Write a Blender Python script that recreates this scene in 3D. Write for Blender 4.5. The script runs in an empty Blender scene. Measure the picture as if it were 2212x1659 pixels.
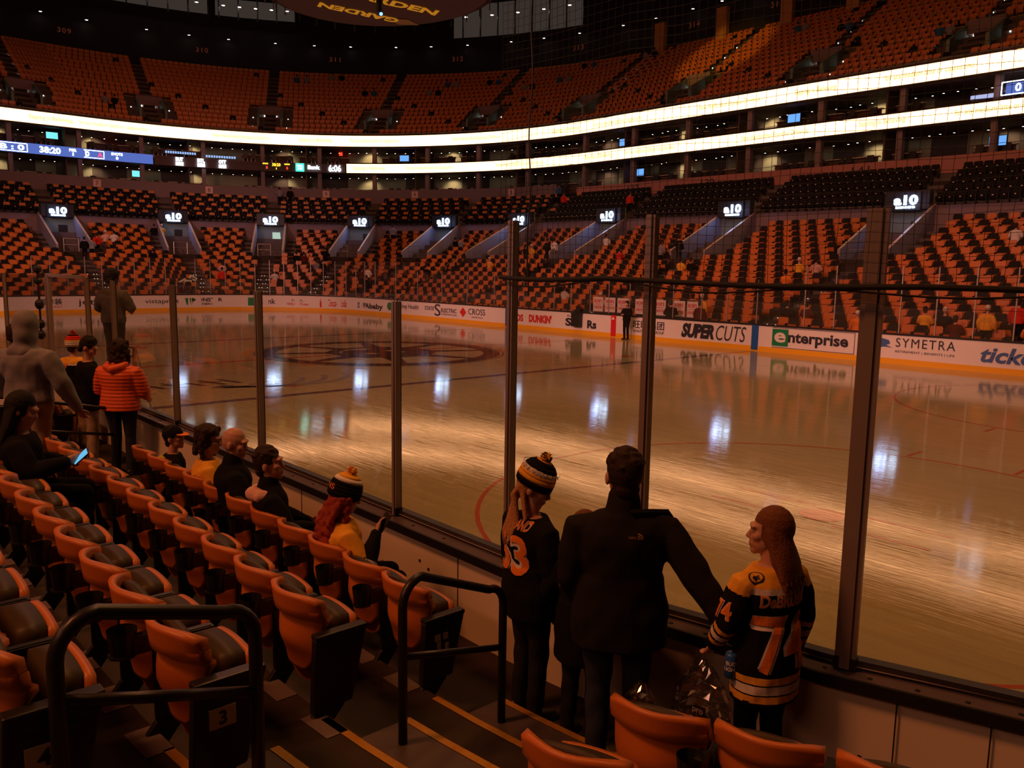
import bpy, bmesh, math, random
from mathutils import Vector, Matrix, Euler
from mathutils.bvhtree import BVHTree
import numpy as np
pi = math.pi; sin = math.sin; cos = math.cos
random.seed(7)
S = bpy.context.scene
COL = S.collection

# ---------------------------------------------------------------- camera, world, exposure
CAM = Vector((26.2, -16.868, 3.153))
cd = bpy.data.cameras.new('camera'); co = bpy.data.objects.new('camera', cd); COL.objects.link(co)
_f = Vector((-0.73851796, 0.66003922, -0.13762069)); _r = Vector((0.66462088, 0.74700672, 0.01612601)); _u = Vector((-0.11344738, 0.07955623, 0.99035372))
co.matrix_world = Matrix(((_r.x, _u.x, -_f.x, CAM.x), (_r.y, _u.y, -_f.y, CAM.y), (_r.z, _u.z, -_f.z, CAM.z), (0, 0, 0, 1)))
cd.sensor_width = 36; cd.lens = 36 * 1793.29 / 2212; cd.clip_start = .05; cd.clip_end = 300
S.camera = co
w = bpy.data.worlds.new('arena_air'); S.world = w; w.use_nodes = True
w.node_tree.nodes['Background'].inputs[0].default_value = (1, .3, .2, 1)
w.node_tree.nodes['Background'].inputs[1].default_value = .004
S.view_settings.view_transform = 'Standard'; S.view_settings.look = 'None'
S.view_settings.exposure = 0.35; S.view_settings.gamma = 1; S.view_settings.use_curve_mapping = False
cy = S.cycles
cy.use_denoising = True; cy.max_bounces = 6; cy.diffuse_bounces = 2; cy.glossy_bounces = 3
cy.transparent_max_bounces = 24; cy.transmission_bounces = 4; cy.sample_clamp_indirect = 4; cy.sample_clamp_direct = 30
cy.caustics_reflective = False; cy.caustics_refractive = False

def lamp(name, kind, loc, aim, power, color, size=4., angle=60, blend=.6, sizey=None):
    d = bpy.data.lights.new(name, kind); d.energy = power; d.color = color
    if kind == 'AREA':
        d.size = size
        if sizey: d.shape = 'RECTANGLE'; d.size_y = sizey
    elif kind == 'SPOT':
        d.spot_size = math.radians(angle); d.spot_blend = blend; d.shadow_soft_size = size
    else: d.shadow_soft_size = size
    o = bpy.data.objects.new(name, d); COL.objects.link(o); o.location = loc
    o.rotation_euler = (Vector(aim) - Vector(loc)).to_track_quat('-Z', 'Y').to_euler()
    return o
AMBER = (1, .43, .12); ROSE = (1, .37, .31); RED = (1, .2, .06)
PW = .36
for x, y, p, c in ((24, -2, 2500, AMBER), (12, -5, 2100, AMBER), (0, 0, 1900, AMBER), (-14, 4, 1600, (1, .36, .17)), (-26, 2, 1400, ROSE),
                   (20, -2, 300, AMBER), (4, -2, 500, ROSE), (-12, 2, 500, ROSE)):
    lamp('catwalk_lamp', 'AREA', (x, y, 28.5), (x, y, 0), p * PW, c, 3.5)
# lamps washing the stands
for a, b, p, c in (((2, 2, 28), (8, 25, 6), 5200, RED), ((-8, 4, 28), (-12, 26, 6), 4600, RED), ((-16, 0, 28), (-40, 14, 6), 4600, RED),
                   ((-18, -4, 28), (-46, -2, 6), 3600, RED), ((16, 4, 28), (22, 25, 7), 3600, RED)):
    lamp('stand_wash_lamp', 'SPOT', a, b, .5 * p * PW, c, .8, 70, .8)
for a, b, p, c in (((0, 0, 27), (2, 42, 19), 4200, RED), ((-6, 0, 27), (-24, 38, 19), 5200, RED), ((-10, 0, 27), (-50, 22, 19), 6000, RED),
                   ((-10, -4, 27), (-56, 0, 19), 5000, RED)):
    lamp('balcony_wash_lamp', 'SPOT', a, b, .62 * p * PW, c, .8, 52, .8)
lamp('yellow_pattern_lamp', 'SPOT', (-5, -10, 25), (-14.5, 41, 20.5), 22000, (1, .5, .05), .3, 9, .4)
lamp('near_stand_lamp', 'AREA', (18, -27, 21), (20, -13, .5), 4300 * PW, (1, .29, .085), 4)
lamp('near_ribbon_glow', 'AREA', (10, -34, 14.5), (10, -10, 2), 2200 * PW, (1, .38, .2), 40, sizey=.9)
for x in (22, 10, -2, -14): lamp('fascia_lamp', 'SPOT', (x, -33.5, 14.8), (x - 4, 13, .4), 46000 * PW, (1, .42, .34), .8, 30, .7)  # unseen fill spots, added to brighten the far boards and spare the near stand
lamp('fascia_lamp', 'SPOT', (4, -33.5, 14.8), (-31, -2, .4), 68000 * PW, (1, .42, .34), .8, 34, .7)  # one more added fill, for the boards at the far end

# ---------------------------------------------------------------- materials
M = {}
def mat(name, col, rough=.6, metal=0., spec=.5, emit=None, es=0., noise=0., nscale=8., bump=0., coat=0.):
    if name in M: return M[name]
    m = bpy.data.materials.new(name); m.use_nodes = True; nt = m.node_tree; b = nt.nodes['Principled BSDF']
    c = (*col, 1)
    b.inputs['Base Color'].default_value = c; b.inputs['Roughness'].default_value = rough; b.inputs['Metallic'].default_value = metal
    b.inputs['Specular IOR Level'].default_value = spec; b.inputs['Coat Weight'].default_value = coat
    if emit: b.inputs['Emission Color'].default_value = (*emit, 1); b.inputs['Emission Strength'].default_value = es
    if noise or bump:
        tc = nt.nodes.new('ShaderNodeTexCoord'); n = nt.nodes.new('ShaderNodeTexNoise'); n.inputs['Scale'].default_value = nscale; n.inputs['Detail'].default_value = 5
        nt.links.new(tc.outputs['Object'], n.inputs['Vector'])
        if noise:
            x = nt.nodes.new('ShaderNodeMix'); x.data_type = 'RGBA'
            x.inputs[6].default_value = tuple(v * (1 - noise) for v in col) + (1,); x.inputs[7].default_value = tuple(min(1, v * (1 + noise)) for v in col) + (1,)
            nt.links.new(n.outputs['Fac'], x.inputs[0]); nt.links.new(x.outputs[2], b.inputs['Base Color'])
        if bump:
            bp = nt.nodes.new('ShaderNodeBump'); bp.inputs['Strength'].default_value = bump; bp.inputs['Distance'].default_value = .01
            nt.links.new(n.outputs['Fac'], bp.inputs['Height']); nt.links.new(bp.outputs['Normal'], b.inputs['Normal'])
    M[name] = m; return m
def emis(name, col, s):
    if name in M: return M[name]
    m = bpy.data.materials.new(name); m.use_nodes = True; nt = m.node_tree; nt.nodes.clear()
    e = nt.nodes.new('ShaderNodeEmission'); e.inputs[0].default_value = (*col, 1); e.inputs[1].default_value = s
    o = nt.nodes.new('ShaderNodeOutputMaterial'); nt.links.new(e.outputs[0], o.inputs[0]); M[name] = m; return m
def glassm(name, tint=(.95, .93, .92), rough=.02, haze=.0):
    m = bpy.data.materials.new(name); m.use_nodes = True; nt = m.node_tree; nt.nodes.clear()
    t = nt.nodes.new('ShaderNodeBsdfTransparent'); t.inputs[0].default_value = (*tint, 1)
    g = nt.nodes.new('ShaderNodeBsdfGlossy'); g.inputs['Roughness'].default_value = rough; g.inputs['Color'].default_value = (.9, .9, .9, 1)
    lw = nt.nodes.new('ShaderNodeLayerWeight'); lw.inputs[0].default_value = .5
    pw = nt.nodes.new('ShaderNodeMath'); pw.operation = 'POWER'; pw.inputs[1].default_value = 5; nt.links.new(lw.outputs['Facing'], pw.inputs[0])
    f = nt.nodes.new('ShaderNodeMath'); f.operation = 'MULTIPLY_ADD'; f.inputs[1].default_value = .8; f.inputs[2].default_value = .035; nt.links.new(pw.outputs[0], f.inputs[0])
    mx = nt.nodes.new('ShaderNodeMixShader'); o = nt.nodes.new('ShaderNodeOutputMaterial')
    nt.links.new(f.outputs[0], mx.inputs[0]); nt.links.new(t.outputs[0], mx.inputs[1]); nt.links.new(g.outputs[0], mx.inputs[2])
    last = mx
    if haze:
        d = nt.nodes.new('ShaderNodeBsdfDiffuse'); d.inputs[0].default_value = (.8, .8, .8, 1); m2 = nt.nodes.new('ShaderNodeMixShader'); m2.inputs[0].default_value = haze
        nt.links.new(mx.outputs[0], m2.inputs[1]); nt.links.new(d.outputs[0], m2.inputs[2]); last = m2
    nt.links.new(last.outputs[0], o.inputs[0]); M[name] = m; return m

concrete = mat('dark_concrete', (.11, .09, .09), .85, noise=.25, nscale=3)
tread_m = mat('tread_carpet', (.030, .018, .015), .9, noise=.35, nscale=5)
step_m = mat('step_paint', (.085, .062, .068), .85, noise=.25, nscale=6)
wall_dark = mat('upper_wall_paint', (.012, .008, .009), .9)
purple = mat('concourse_wall_paint', (.20, .14, .16), .7, noise=.1)
pinkwall = mat('parapet_paint', (.42, .17, .15), .6, noise=.08)
gold = mat('gold_seat_plastic', (.56, .155, .024), .42, noise=.06)
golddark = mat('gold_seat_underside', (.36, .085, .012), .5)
blackp = mat('black_plastic', (.012, .011, .012), .45)
leather = mat('brown_leatherette', (.050, .030, .014), .5, spec=.3, noise=.15, nscale=20)
whitep = mat('white_board_plastic', (.80, .74, .74), .35, noise=.05, nscale=2)
innerwhite = mat('board_back_panel', (.74, .62, .48), .55, noise=.06, nscale=1.5)
yellowk = mat('yellow_kickplate', (.85, .42, .01), .4)
railm = mat('dark_rail_metal', (.035, .03, .035), .35, .5)
alum = mat('aluminium_post', (.40, .34, .33), .4, .35)
alumd = mat('bronze_post', (.30, .24, .23), .4, .3)
redm = mat('red_board_panel', (.65, .01, .02), .4); bluem = mat('blue_board_panel', (.01, .10, .42), .4)
inkm = mat('dark_ink', (.02, .02, .035), .5); redink = mat('red_ink', (.62, .02, .02), .5); blueink = mat('blue_ink', (.05, .12, .38), .5)
greenink = mat('green_ink', (.0, .22, .07), .5); yel = mat('yellow_nosing_tape', (.42, .20, .010), .7, noise=.3, nscale=30)
chrome = mat('steel_tube', (.5, .47, .45), .3, .9)
net_m = mat('black_net_cord', (.01, .01, .01), .8)
glass = glassm('arena_glass', haze=.005)
white_e = emis('lamp_glow', (1, .93, .8), 14.)

# ---------------------------------------------------------------- mesh helpers
class MB:
    def __init__(s): s.v = []; s.f = []; s.mi = []; s.ms = []
    def slot(s, m):
        if m not in s.ms: s.ms.append(m)
        return s.ms.index(m)
    def add(s, vs, fs, m):
        o = len(s.v); k = s.slot(m); s.v += [tuple(v) for v in vs]; s.f += [tuple(i + o for i in f) for f in fs]; s.mi += [k] * len(fs)
    def box(s, c, d, m, R=None):
        x, y, z = (q / 2 for q in d); vs = [Vector((i * x, j * y, k * z)) for k in (-1, 1) for j in (-1, 1) for i in (-1, 1)]
        if R is not None: vs = [R @ v for v in vs]
        vs = [v + Vector(c) for v in vs]
        s.add(vs, [(0, 2, 3, 1), (4, 5, 7, 6), (0, 1, 5, 4), (2, 6, 7, 3), (0, 4, 6, 2), (1, 3, 7, 5)], m)
    def quad(s, a, b, c, d, m): s.add([a, b, c, d], [(0, 1, 2, 3)], m)
    def hexa(s, vs, m): s.add(vs, [(0, 2, 3, 1), (4, 5, 7, 6), (0, 1, 5, 4), (2, 6, 7, 3), (0, 4, 6, 2), (1, 3, 7, 5)], m)
    def prism(s, poly, a, b, m, axis='z'):
        n = len(poly)
        def P(p, h): return {'z': (p[0], p[1], h), 'x': (h, p[0], p[1]), 'y': (p[0], h, p[1])}[axis]
        s.add([P(p, a) for p in poly] + [P(p, b) for p in poly], [tuple(range(n - 1, -1, -1)), tuple(range(n, 2 * n))] + [(i, (i + 1) % n, n + (i + 1) % n, n + i) for i in range(n)], m)
    def tube(s, pts, r, m, n=8, cap=True, flat=None):
        pts = [Vector(p) for p in pts]; rings = []; rr = r if isinstance(r, (list, tuple)) else [r] * len(pts)
        up = Vector((0, 0, 1)); N = None
        for i, p in enumerate(pts):
            t = (pts[min(i + 1, len(pts) - 1)] - pts[max(i - 1, 0)]).normalized()
            if N is None:
                N = t.cross(up)
                if N.length < .05: N = t.cross(Vector((0, 1, 0)))
            N = (N - t * N.dot(t)).normalized(); B = t.cross(N)
            rings.append([p + (N * cos(2 * pi * k / n) + B * sin(2 * pi * k / n)) * rr[i] for k in range(n)])
        vs = [v for g in rings for v in g]; fs = []
        for i in range(len(pts) - 1):
            for k in range(n): fs.append((i * n + k, i * n + (k + 1) % n, (i + 1) * n + (k + 1) % n, (i + 1) * n + k))
        if cap: fs += [tuple(range(n - 1, -1, -1)), tuple((len(pts) - 1) * n + k for k in range(n))]
        s.add(vs, fs, m)
    def ball(s, c, r, m, n=12, rz=None, rx=None):
        rz = rz or r; rx = rx or r; c = Vector(c); h = n // 2; vs = [c + Vector((0, 0, -rz))]
        for i in range(1, h):
            a = -pi / 2 + pi * i / h
            vs += [c + Vector((rx * cos(a) * cos(2 * pi * k / n), r * cos(a) * sin(2 * pi * k / n), rz * sin(a))) for k in range(n)]
        vs.append(c + Vector((0, 0, rz))); fs = [(0, 1 + (k + 1) % n, 1 + k) for k in range(n)]
        for i in range(h - 2):
            for k in range(n): fs.append((1 + i * n + k, 1 + i * n + (k + 1) % n, 1 + (i + 1) * n + (k + 1) % n, 1 + (i + 1) * n + k))
        L = len(vs) - 1; o = 1 + (h - 2) * n; fs += [(o + k, o + (k + 1) % n, L) for k in range(n)]
        s.add(vs, fs, m)
    def disc(s, c, r, m, n=16, nrm=(0, 0, -1)):
        nrm = Vector(nrm).normalized(); a = nrm.orthogonal().normalized(); b = nrm.cross(a)
        s.add([Vector(c) + (a * cos(2 * pi * k / n) + b * sin(2 * pi * k / n)) * r for k in range(n)], [tuple(range(n))], m)
    def grid(s, fn, nu, nv, m, closed_u=False):
        vs = [fn(i / (nu if closed_u else nu), j / nv) for j in range(nv + 1) for i in range(nu if closed_u else nu + 1)]
        W = nu if closed_u else nu + 1
        fs = [(j * W + i, j * W + (i + 1) % W, (j + 1) * W + (i + 1) % W, (j + 1) * W + i) for j in range(nv) for i in range(nu)]
        s.add(vs, fs, m)
    def mesh(s, name, smooth=False):
        me = bpy.data.meshes.new(name); me.from_pydata(s.v, [], s.f)
        for m in s.ms: me.materials.append(m)
        me.polygons.foreach_set('material_index', s.mi)
        if smooth: me.polygons.foreach_set('use_smooth', [True] * len(s.f))
        me.update(); return me
    def build(s, name, parent=None, smooth=False, loc=None, rz=0, **kw):
        return link(name, s.mesh(name, smooth), parent, loc, rz, **kw)
def link(name, me, parent=None, loc=None, rz=0, **kw):
    o = bpy.data.objects.new(name, me); COL.objects.link(o); o.parent = parent
    if loc is not None: o.location = loc
    o.rotation_euler.z = rz
    return tag(o, **kw)
def tag(o, label=None, cat=None, group=None, kind=None):
    if label: o['label'] = label
    if cat: o['category'] = cat
    if group: o['group'] = group
    if kind: o['kind'] = kind
    return o
def empty(name, loc=(0, 0, 0), rz=0, **kw): return link(name, None, None, loc, rz, **kw)
def mod(o, kind, **kw):
    m = o.modifiers.new(kind.lower(), kind)
    for k, v in kw.items(): setattr(m, k, v)
    return o
KIDS = {}
def kids(o): return [c for c in bpy.data.objects if c.parent == o]
def tree_of(o): return (o, [tree_of(c) for c in kids(o)])
def dup(tree, loc, rz=0, parent=None, **kw):
    o, ch = tree; c = o.copy(); COL.objects.link(c); c.parent = parent
    if parent is None: c.location = loc; c.rotation_euler = (0, 0, rz)
    tag(c, **kw)
    for t in ch: dup(t, None, 0, c)
    return c
def textdata(body, size=1., bold=0., shear=0., align='CENTER', spacing=1., res=3):
    cu = bpy.data.curves.new('t', 'FONT'); cu.body = body; cu.size = size; cu.offset = bold; cu.shear = shear
    cu.align_x = align; cu.space_character = spacing; cu.resolution_u = res; cu.align_y = 'CENTER'
    o = bpy.data.objects.new('t', cu); COL.objects.link(o)
    dg = bpy.context.evaluated_depsgraph_get(); me = bpy.data.meshes.new_from_object(o.evaluated_get(dg))
    vs = [v.co.copy() for v in me.vertices]; fs = [tuple(p.vertices) for p in me.polygons]
    COL.objects.unlink(o); bpy.data.objects.remove(o); bpy.data.curves.remove(cu); bpy.data.meshes.remove(me)
    return vs, fs
def fit(vs, w=None, h=None):
    x0 = min(v.x for v in vs); x1 = max(v.x for v in vs); y0 = min(v.y for v in vs); y1 = max(v.y for v in vs)
    sx = w / (x1 - x0) if w else None; sy = h / (y1 - y0) if h else None; sx = sx or sy; sy = sy or sx
    return [Vector(((v.x - (x0 + x1) / 2) * sx, (v.y - (y0 + y1) / 2) * sy, 0)) for v in vs]
def mtext(mb, body, w, h, fn, m, **kw):
    vs, fs = textdata(body, 1., **kw); mb.add([fn(v.x, v.y) for v in fit(vs, w, h)], fs, m)

# ---------------------------------------------------------------- arena plan: rounded rink, u runs along the boards, d outward
U1 = 21.95; U2 = U1 + 12 * pi
def P(u, d, z=0.):
    if u < U1: return Vector((-u, 12.95 + d, z))
    if u < U2: a = (u - U1) / 24; r = 8.53 + d; return Vector((-21.95 - r * sin(a), 4.42 + r * cos(a), z))
    return Vector((-30.48 - d, 4.42 - (u - U2), z))
def ANG(u): return 0. if u < U1 else min(pi / 2, (u - U1) / 24)     # heading: a thing facing the ice from the far side turns by this
def SC(u, d): return (8.53 + d) / 24 if U1 < u < U2 else 1.
def walk(u0, u1, d, step):
    """points every step metres from u0 to u1 at offset d"""
    out = []; u = u0
    while u < u1: out.append(u); u += step / SC(u, d)
    return out
def band(mb, u0, u1, d0, z0, d1, z1, m, du=1.2):
    n = max(1, int((u1 - u0) / du)); vs = []
    for i in range(n + 1):
        u = u0 + (u1 - u0) * i / n; vs += [P(u, d0, z0), P(u, d1, z1)]
    mb.add(vs, [(2 * i, 2 * i + 1, 2 * i + 3, 2 * i + 2) for i in range(n)], m)
UA, UB = -25., 76.
AIS = [-16.8, -6.8, 3.7, 14.0, 23.3, 31.3, 39.3, 47.2, 55.2, 63.9, 72.5]
def zl(k): return .45 + .24 * k + .0045 * k * (k - 1)

# ---------------------------------------------------------------- ice
def ice_material():
    m = bpy.data.materials.new('ice'); m.use_nodes = True; nt = m.node_tree; b = nt.nodes['Principled BSDF']; L = nt.links.new
    tc = nt.nodes.new('ShaderNodeTexCoord')
    n1 = nt.nodes.new('ShaderNodeTexNoise'); n1.inputs['Scale'].default_value = .25; n1.inputs['Detail'].default_value = 4
    mp = nt.nodes.new('ShaderNodeMapping'); mp.inputs['Rotation'].default_value = (0, 0, .12); mp.inputs['Scale'].default_value = (.35, 5, 1)
    n2 = nt.nodes.new('ShaderNodeTexNoise'); n2.inputs['Scale'].default_value = 1.6; n2.inputs['Detail'].default_value = 8; n2.inputs['Distortion'].default_value = .6
    L(tc.outputs['Object'], n1.inputs[0]); L(tc.outputs['Object'], mp.inputs[0]); L(mp.outputs[0], n2.inputs[0])
    cr = nt.nodes.new('ShaderNodeValToRGB'); cr.color_ramp.elements[0].position = .32; cr.color_ramp.elements[1].position = .68
    cr.color_ramp.elements[0].color = (.36, .34, .20, 1); cr.color_ramp.elements[1].color = (.50, .47, .28, 1)
    mx = nt.nodes.new('ShaderNodeMath'); mx.operation = 'ADD'; ml = nt.nodes.new('ShaderNodeMath'); ml.operation = 'MULTIPLY'; ml.inputs[1].default_value = .5
    L(n1.outputs['Fac'], mx.inputs[0]); L(n2.outputs['Fac'], mx.inputs[1]); L(mx.outputs[0], ml.inputs[0]); L(ml.outputs[0], cr.inputs[0]); L(cr.outputs[0], b.inputs['Base Color'])
    b.inputs['Roughness'].default_value = .5; b.inputs['Specular IOR Level'].default_value = .0
    # curved skate scratches
    mp2 = nt.nodes.new('ShaderNodeMapping'); mp2.inputs['Scale'].default_value = (.5, 9, 1); mp2.inputs['Rotation'].default_value = (0, 0, -.25)
    n3 = nt.nodes.new('ShaderNodeTexNoise'); n3.inputs['Scale'].default_value = 2.2; n3.inputs['Detail'].default_value = 10; n3.inputs['Distortion'].default_value = 1.2
    L(tc.outputs['Object'], mp2.inputs[0]); L(mp2.outputs[0], n3.inputs[0])
    rr = nt.nodes.new('ShaderNodeMapRange'); rr.inputs[1].default_value = .35; rr.inputs[2].default_value = .7; rr.inputs[3].default_value = .02; rr.inputs[4].default_value = .11
    L(n3.outputs['Fac'], rr.inputs[0]); b.inputs['Coat Weight'].default_value = .95; L(rr.outputs[0], b.inputs['Coat Roughness'])
    b.inputs['Coat IOR'].default_value = 1.5
    bp = nt.nodes.new('ShaderNodeBump'); bp.inputs['Strength'].default_value = .09; bp.inputs['Distance'].default_value = .006
    L(n3.outputs['Fac'], bp.inputs['Height']); L(bp.outputs[0], b.inputs['Coat Normal'])
    M['ice'] = m; return m
ice_m = ice_material()
def mark(name, col):
    m = ice_m.copy(); m.name = name; b = m.node_tree.nodes['Principled BSDF']; b.inputs['Base Color'].default_value = (*col, 1)
    for l in list(b.inputs['Base Color'].links): m.node_tree.links.remove(l)
    return m
ice_red = mark('ice_red_paint', (.46, .12, .08)); ice_blue = mark('ice_blue_paint', (.12, .08, .10)); ice_logo = mark('ice_logo_paint', (.045, .02, .02)); ice_gold = mark('ice_gold_paint', (.55, .30, .10)); ice_pale = mark('ice_pale_blue_paint', (.28, .28, .30))
def rim(off=0., n=14):
    out = []
    for cx, cy_, a0 in ((21.95, 4.42, 0), (-21.95, 4.42, 90), (-21.95, -4.42, 180), (21.95, -4.42, 270)):
        for k in range(n + 1):
            a = math.radians(a0 + 90 * k / n); out.append((cx + (8.53 + off) * cos(a), cy_ + (8.53 + off) * sin(a)))
    return out
mb = MB(); rm = rim(.05); mb.add([(x, y, 0) for x, y in rm], [tuple(range(len(rm)))], ice_m)
Z = .002
def irect(x0, x1, y0, y1, m, z=Z): mb.quad((x0, y0, z), (x1, y0, z), (x1, y1, z), (x0, y1, z), m)
def iring(cx, cy_, r0, r1, m, a0=0, a1=360, z=Z, n=72):
    vs = []; 
    for k in range(n + 1):
        a = math.radians(a0 + (a1 - a0) * k / n); vs += [(cx + r0 * cos(a), cy_ + r0 * sin(a), z), (cx + r1 * cos(a), cy_ + r1 * sin(a), z)]
    mb.add(vs, [(2 * i, 2 * i + 1, 2 * i + 3, 2 * i + 2) for i in range(n)], m)
irect(-.15, .15, -12.9, 12.9, ice_red); irect(7.47, 7.77, -12.9, 12.9, ice_blue); irect(-7.77, -7.47, -12.9, 12.9, ice_blue)
for s in (-1, 1):
    irect(s * 27.13 - .03, s * 27.13 + .03, -11.2, 11.2, ice_red)
    for t in (-1, 1):
        iring(s * 21.03, t * 6.71, 4.53, 4.59, ice_red); iring(s * 21.03, t * 6.71, 0, .3, ice_red, n=24); iring(s * 6.1, t * 6.71, 0, .3, ice_red, n=24)
        for dx in (-.85, .85):
            for q in (-1, 1): irect(s * 21.03 + dx - .03, s * 21.03 + dx + .03, t * 6.71 + q * (4.88 if q > 0 else 4.88) - .3, t * 6.71 + q * 4.88 + .3, ice_red)
        for q in (-1, 1):
            for e in (-1, 1): irect(s * 21.03 + q * .9 - .6, s * 21.03 + q * .9 + .6, t * 6.71 + e * .35 - .03, t * 6.71 + e * .35 + .03, ice_red)
    iring(s * 26.9, 0, 1.8, 1.86, ice_red, 90 if s > 0 else -90, 270 if s > 0 else 90, n=24)
# centre emblem: ring, eight spokes and a block letter with gold edging
iring(0, 0, 3.8, 4.42, ice_logo, z=.004); iring(0, 0, 4.5, 4.57, ice_blue)
for k in range(8):
    a = pi / 8 + k * pi / 4; c, s_ = cos(a), sin(a)
    mb.add([(1.9 * c - .32 * s_, 1.9 * s_ + .32 * c, .005), (1.9 * c + .32 * s_, 1.9 * s_ - .32 * c, .005), (4.0 * c + .14 * s_, 4.0 * s_ - .14 * c, .005), (4.0 * c - .14 * s_, 4.0 * s_ + .14 * c, .005)], [(0, 1, 2, 3)], ice_logo)
iring(0, 0, 1.55, 1.95, ice_logo, z=.006)
mtext(mb, 'B', 2.9, 3.0, lambda x, y: (-x * 1.0, -y, .008), ice_logo, bold=.04)
iring(0, 0, 4.62, 4.95, ice_gold, 205, 300, z=.003); iring(0, 0, 4.62, 4.85, ice_gold, 60, 120, z=.003)
# sponsor word and fan of curved strokes painted between the red and blue line
for q in range(7):
    y0 = -10.9 + .5 * q; a = (3.9, y0, .004); mb.add([(3.9, y0, .004), (3.9, y0 + .12, .004), (4.9, y0 + .42, .004), (4.9, y0 + .24, .004)], [(0, 1, 2, 3)], ice_logo)
    if q % 2: mb.add([(4.3, y0 - .1, .004), (4.4, y0 - .1, .004), (4.4, y0 + .5, .004), (4.3, y0 + .5, .004)], [(0, 1, 2, 3)], ice_logo)
for k in range(5):
    r = .55 + k * .38; iring(5.0 - .25 * k, -8.0 + .42 * k, r, r + .17, ice_pale, -60, 75, z=.004, n=16)
# net-front crease tint
ice_o = mb.build('floor', kind='structure'); ice_o['label'] = 'ice sheet with red and blue lines and centre emblem'

# ---------------------------------------------------------------- dasher boards all round
def ring_wall(name, off0, off1, z0, z1, m, parent=None, **kw):
    mb = MB(); a = rim(off0, 12); b = rim(off1, 12); n = len(a)
    vs = [(x, y, z0) for x, y in a] + [(x, y, z1) for x, y in a] + [(x, y, z1) for x, y in b] + [(x, y, z0) for x, y in b]
    fs = []
    for i in range(n):
        j = (i + 1) % n
        for q in range(4): r = (q + 1) % 4; fs.append((q * n + i, q * n + j, r * n + j, r * n + i))
    mb.add(vs, fs, m); return mb.build(name, parent, **kw)
bd = ring_wall('dasher_boards', 0, .13, .0, 1.04, whitep, label='white dasher boards with yellow kickplate all round the ice', cat='dasher boards')
ring_wall('kickplate', -.012, .0, .0, .2, yellowk, bd)
ring_wall('back_panel', .13, .15, .0, .98, innerwhite, bd)
ring_wall('top_rail', -.02, .05, 1.03, 1.1, railm, bd)
ring_wall('ledge', .05, .185, 1.0, 1.05, mat('ledge_plate', (.17, .13, .16), .35, .4, noise=.2, nscale=9), bd)
ring_wall('ledge_lip', .185, .205, .99, 1.055, blackp, bd)
mb = MB(); mb.box((0, 12.94, .55), (.3, .04, 1.0), redm); 
for s in (-1, 1): mb.box((s * 7.62, 12.94, .55), (.3, .04, 1.0), bluem)
mb.build('line_marker', bd)
# adverts on the far boards
def ad(body, ua, ub, z0, z1, m, off=.016, **kw):
    """letters between board positions ua (their left end) and ub, heights z0..z1"""
    uc = (ua + ub) / 2; w = ua - ub
    a_ = MB(); mtext(a_, body, w, z1 - z0, lambda x, y: P(uc - x, -off, (z0 + z1) / 2 + y), m, **kw); a_.build('advert_lettering', bd)
def adpoly(pts, m, off=.016):
    a_ = MB(); a_.add([P(u, -off, z) for u, z in pts], [tuple(range(len(pts)))], m); a_.build('advert_emblem', bd)
adpoly([(70, .62), (69.9, .85), (69.6, .85)], redink); 
for k in range(3): adpoly([(70 - k * .3, .5), (69.95 - k * .3, .66), (69.7 - k * .3, .5)], blueink)
ad('奥瑞包装', 69.3, 67.5, .52, .9, inkm, bold=.01); ad('ORG PACKAGING', 69.9, 67.5, .33, .44, redink)
ad('jetBlue', 66.6, 64.0, .36, .86, inkm); ad('vistaprint', 62.6, 60.4, .42, .78, inkm)
for uu in (60.0, 52.3):
    for k in range(3): adpoly([(uu - k * .3, .83), (uu - .22 - k * .3, .83), (uu - .18 - k * .3, .34), (uu - .1 - k * .3, .4 + .1 * k)], greenink)
ad('MONSTER', 59.2, 53.6, .58, .84, inkm, bold=.03); ad('ENERGY', 57.8, 54.8, .36, .5, inkm, bold=.02)
adpoly([(49, .3), (47, .3), (47, .86), (49, .86)], greenink); ad('TD', 48.7, 47.3, .4, .78, whitep, .02, bold=.03); ad('Bank', 46.4, 43.6, .42, .8, inkm, bold=.02)
ad('NHL', 40.3, 37.9, .62, .78, inkm); ad('NHLSHOP.com', 41.3, 36.9, .36, .54, redink, bold=.02)
ad('Coca-Cola', 32.9, 27.9, .34, .84, redink, shear=.35, bold=.01)
for uu in (34.2, 26.6): adpoly([(uu + .2, .26), (uu - .2, .26), (uu - .2, .6), (uu - .07, .72), (uu - .07, .86), (uu + .07, .86), (uu + .07, .72), (uu + .2, .6)], redink if uu > 30 else inkm)
for q in ((24.5, .66), (24.1, .66), (24.5, .44), (24.1, .44)): adpoly([(q[0] + .18, q[1] - .1), (q[0] - .12, q[1] - .08), (q[0] - .16, q[1] + .1), (q[0] + .12, q[1] + .08)], blueink)
ad('UPPAbaby', 23.6, 19.9, .26, .72, inkm, bold=.03)
adpoly([(19.1 + .3 * cos(k * pi / 6), .62 + .26 * sin(k * pi / 6)) for k in range(12)], greenink); ad('Lahey Health', 18.1, 15.9, .48, .84, inkm)
ad('STATE', 15.25, 14.3, .58, .82, inkm, bold=.01); ad('S', 14.25, 13.65, .28, .98, inkm); ad('ELECTRIC', 13.6, 12.1, .52, .76, inkm, bold=.01); ad('CORPORATION', 13.6, 12.1, .36, .45, inkm)
adpoly([(11.5, .9), (11.2, .62), (11.5, .34), (11.8, .62)], redink); ad('CROSS', 11.0, 9.5, .52, .86, inkm); ad('INSURANCE', 10.7, 9.7, .34, .42, inkm)
ad("DUNKIN'", 5.9, 4.2, .38, .80, redink, bold=.05); ad("OS", 6.95, 6.35, .38, .76, redink, bold=.04)
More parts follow.
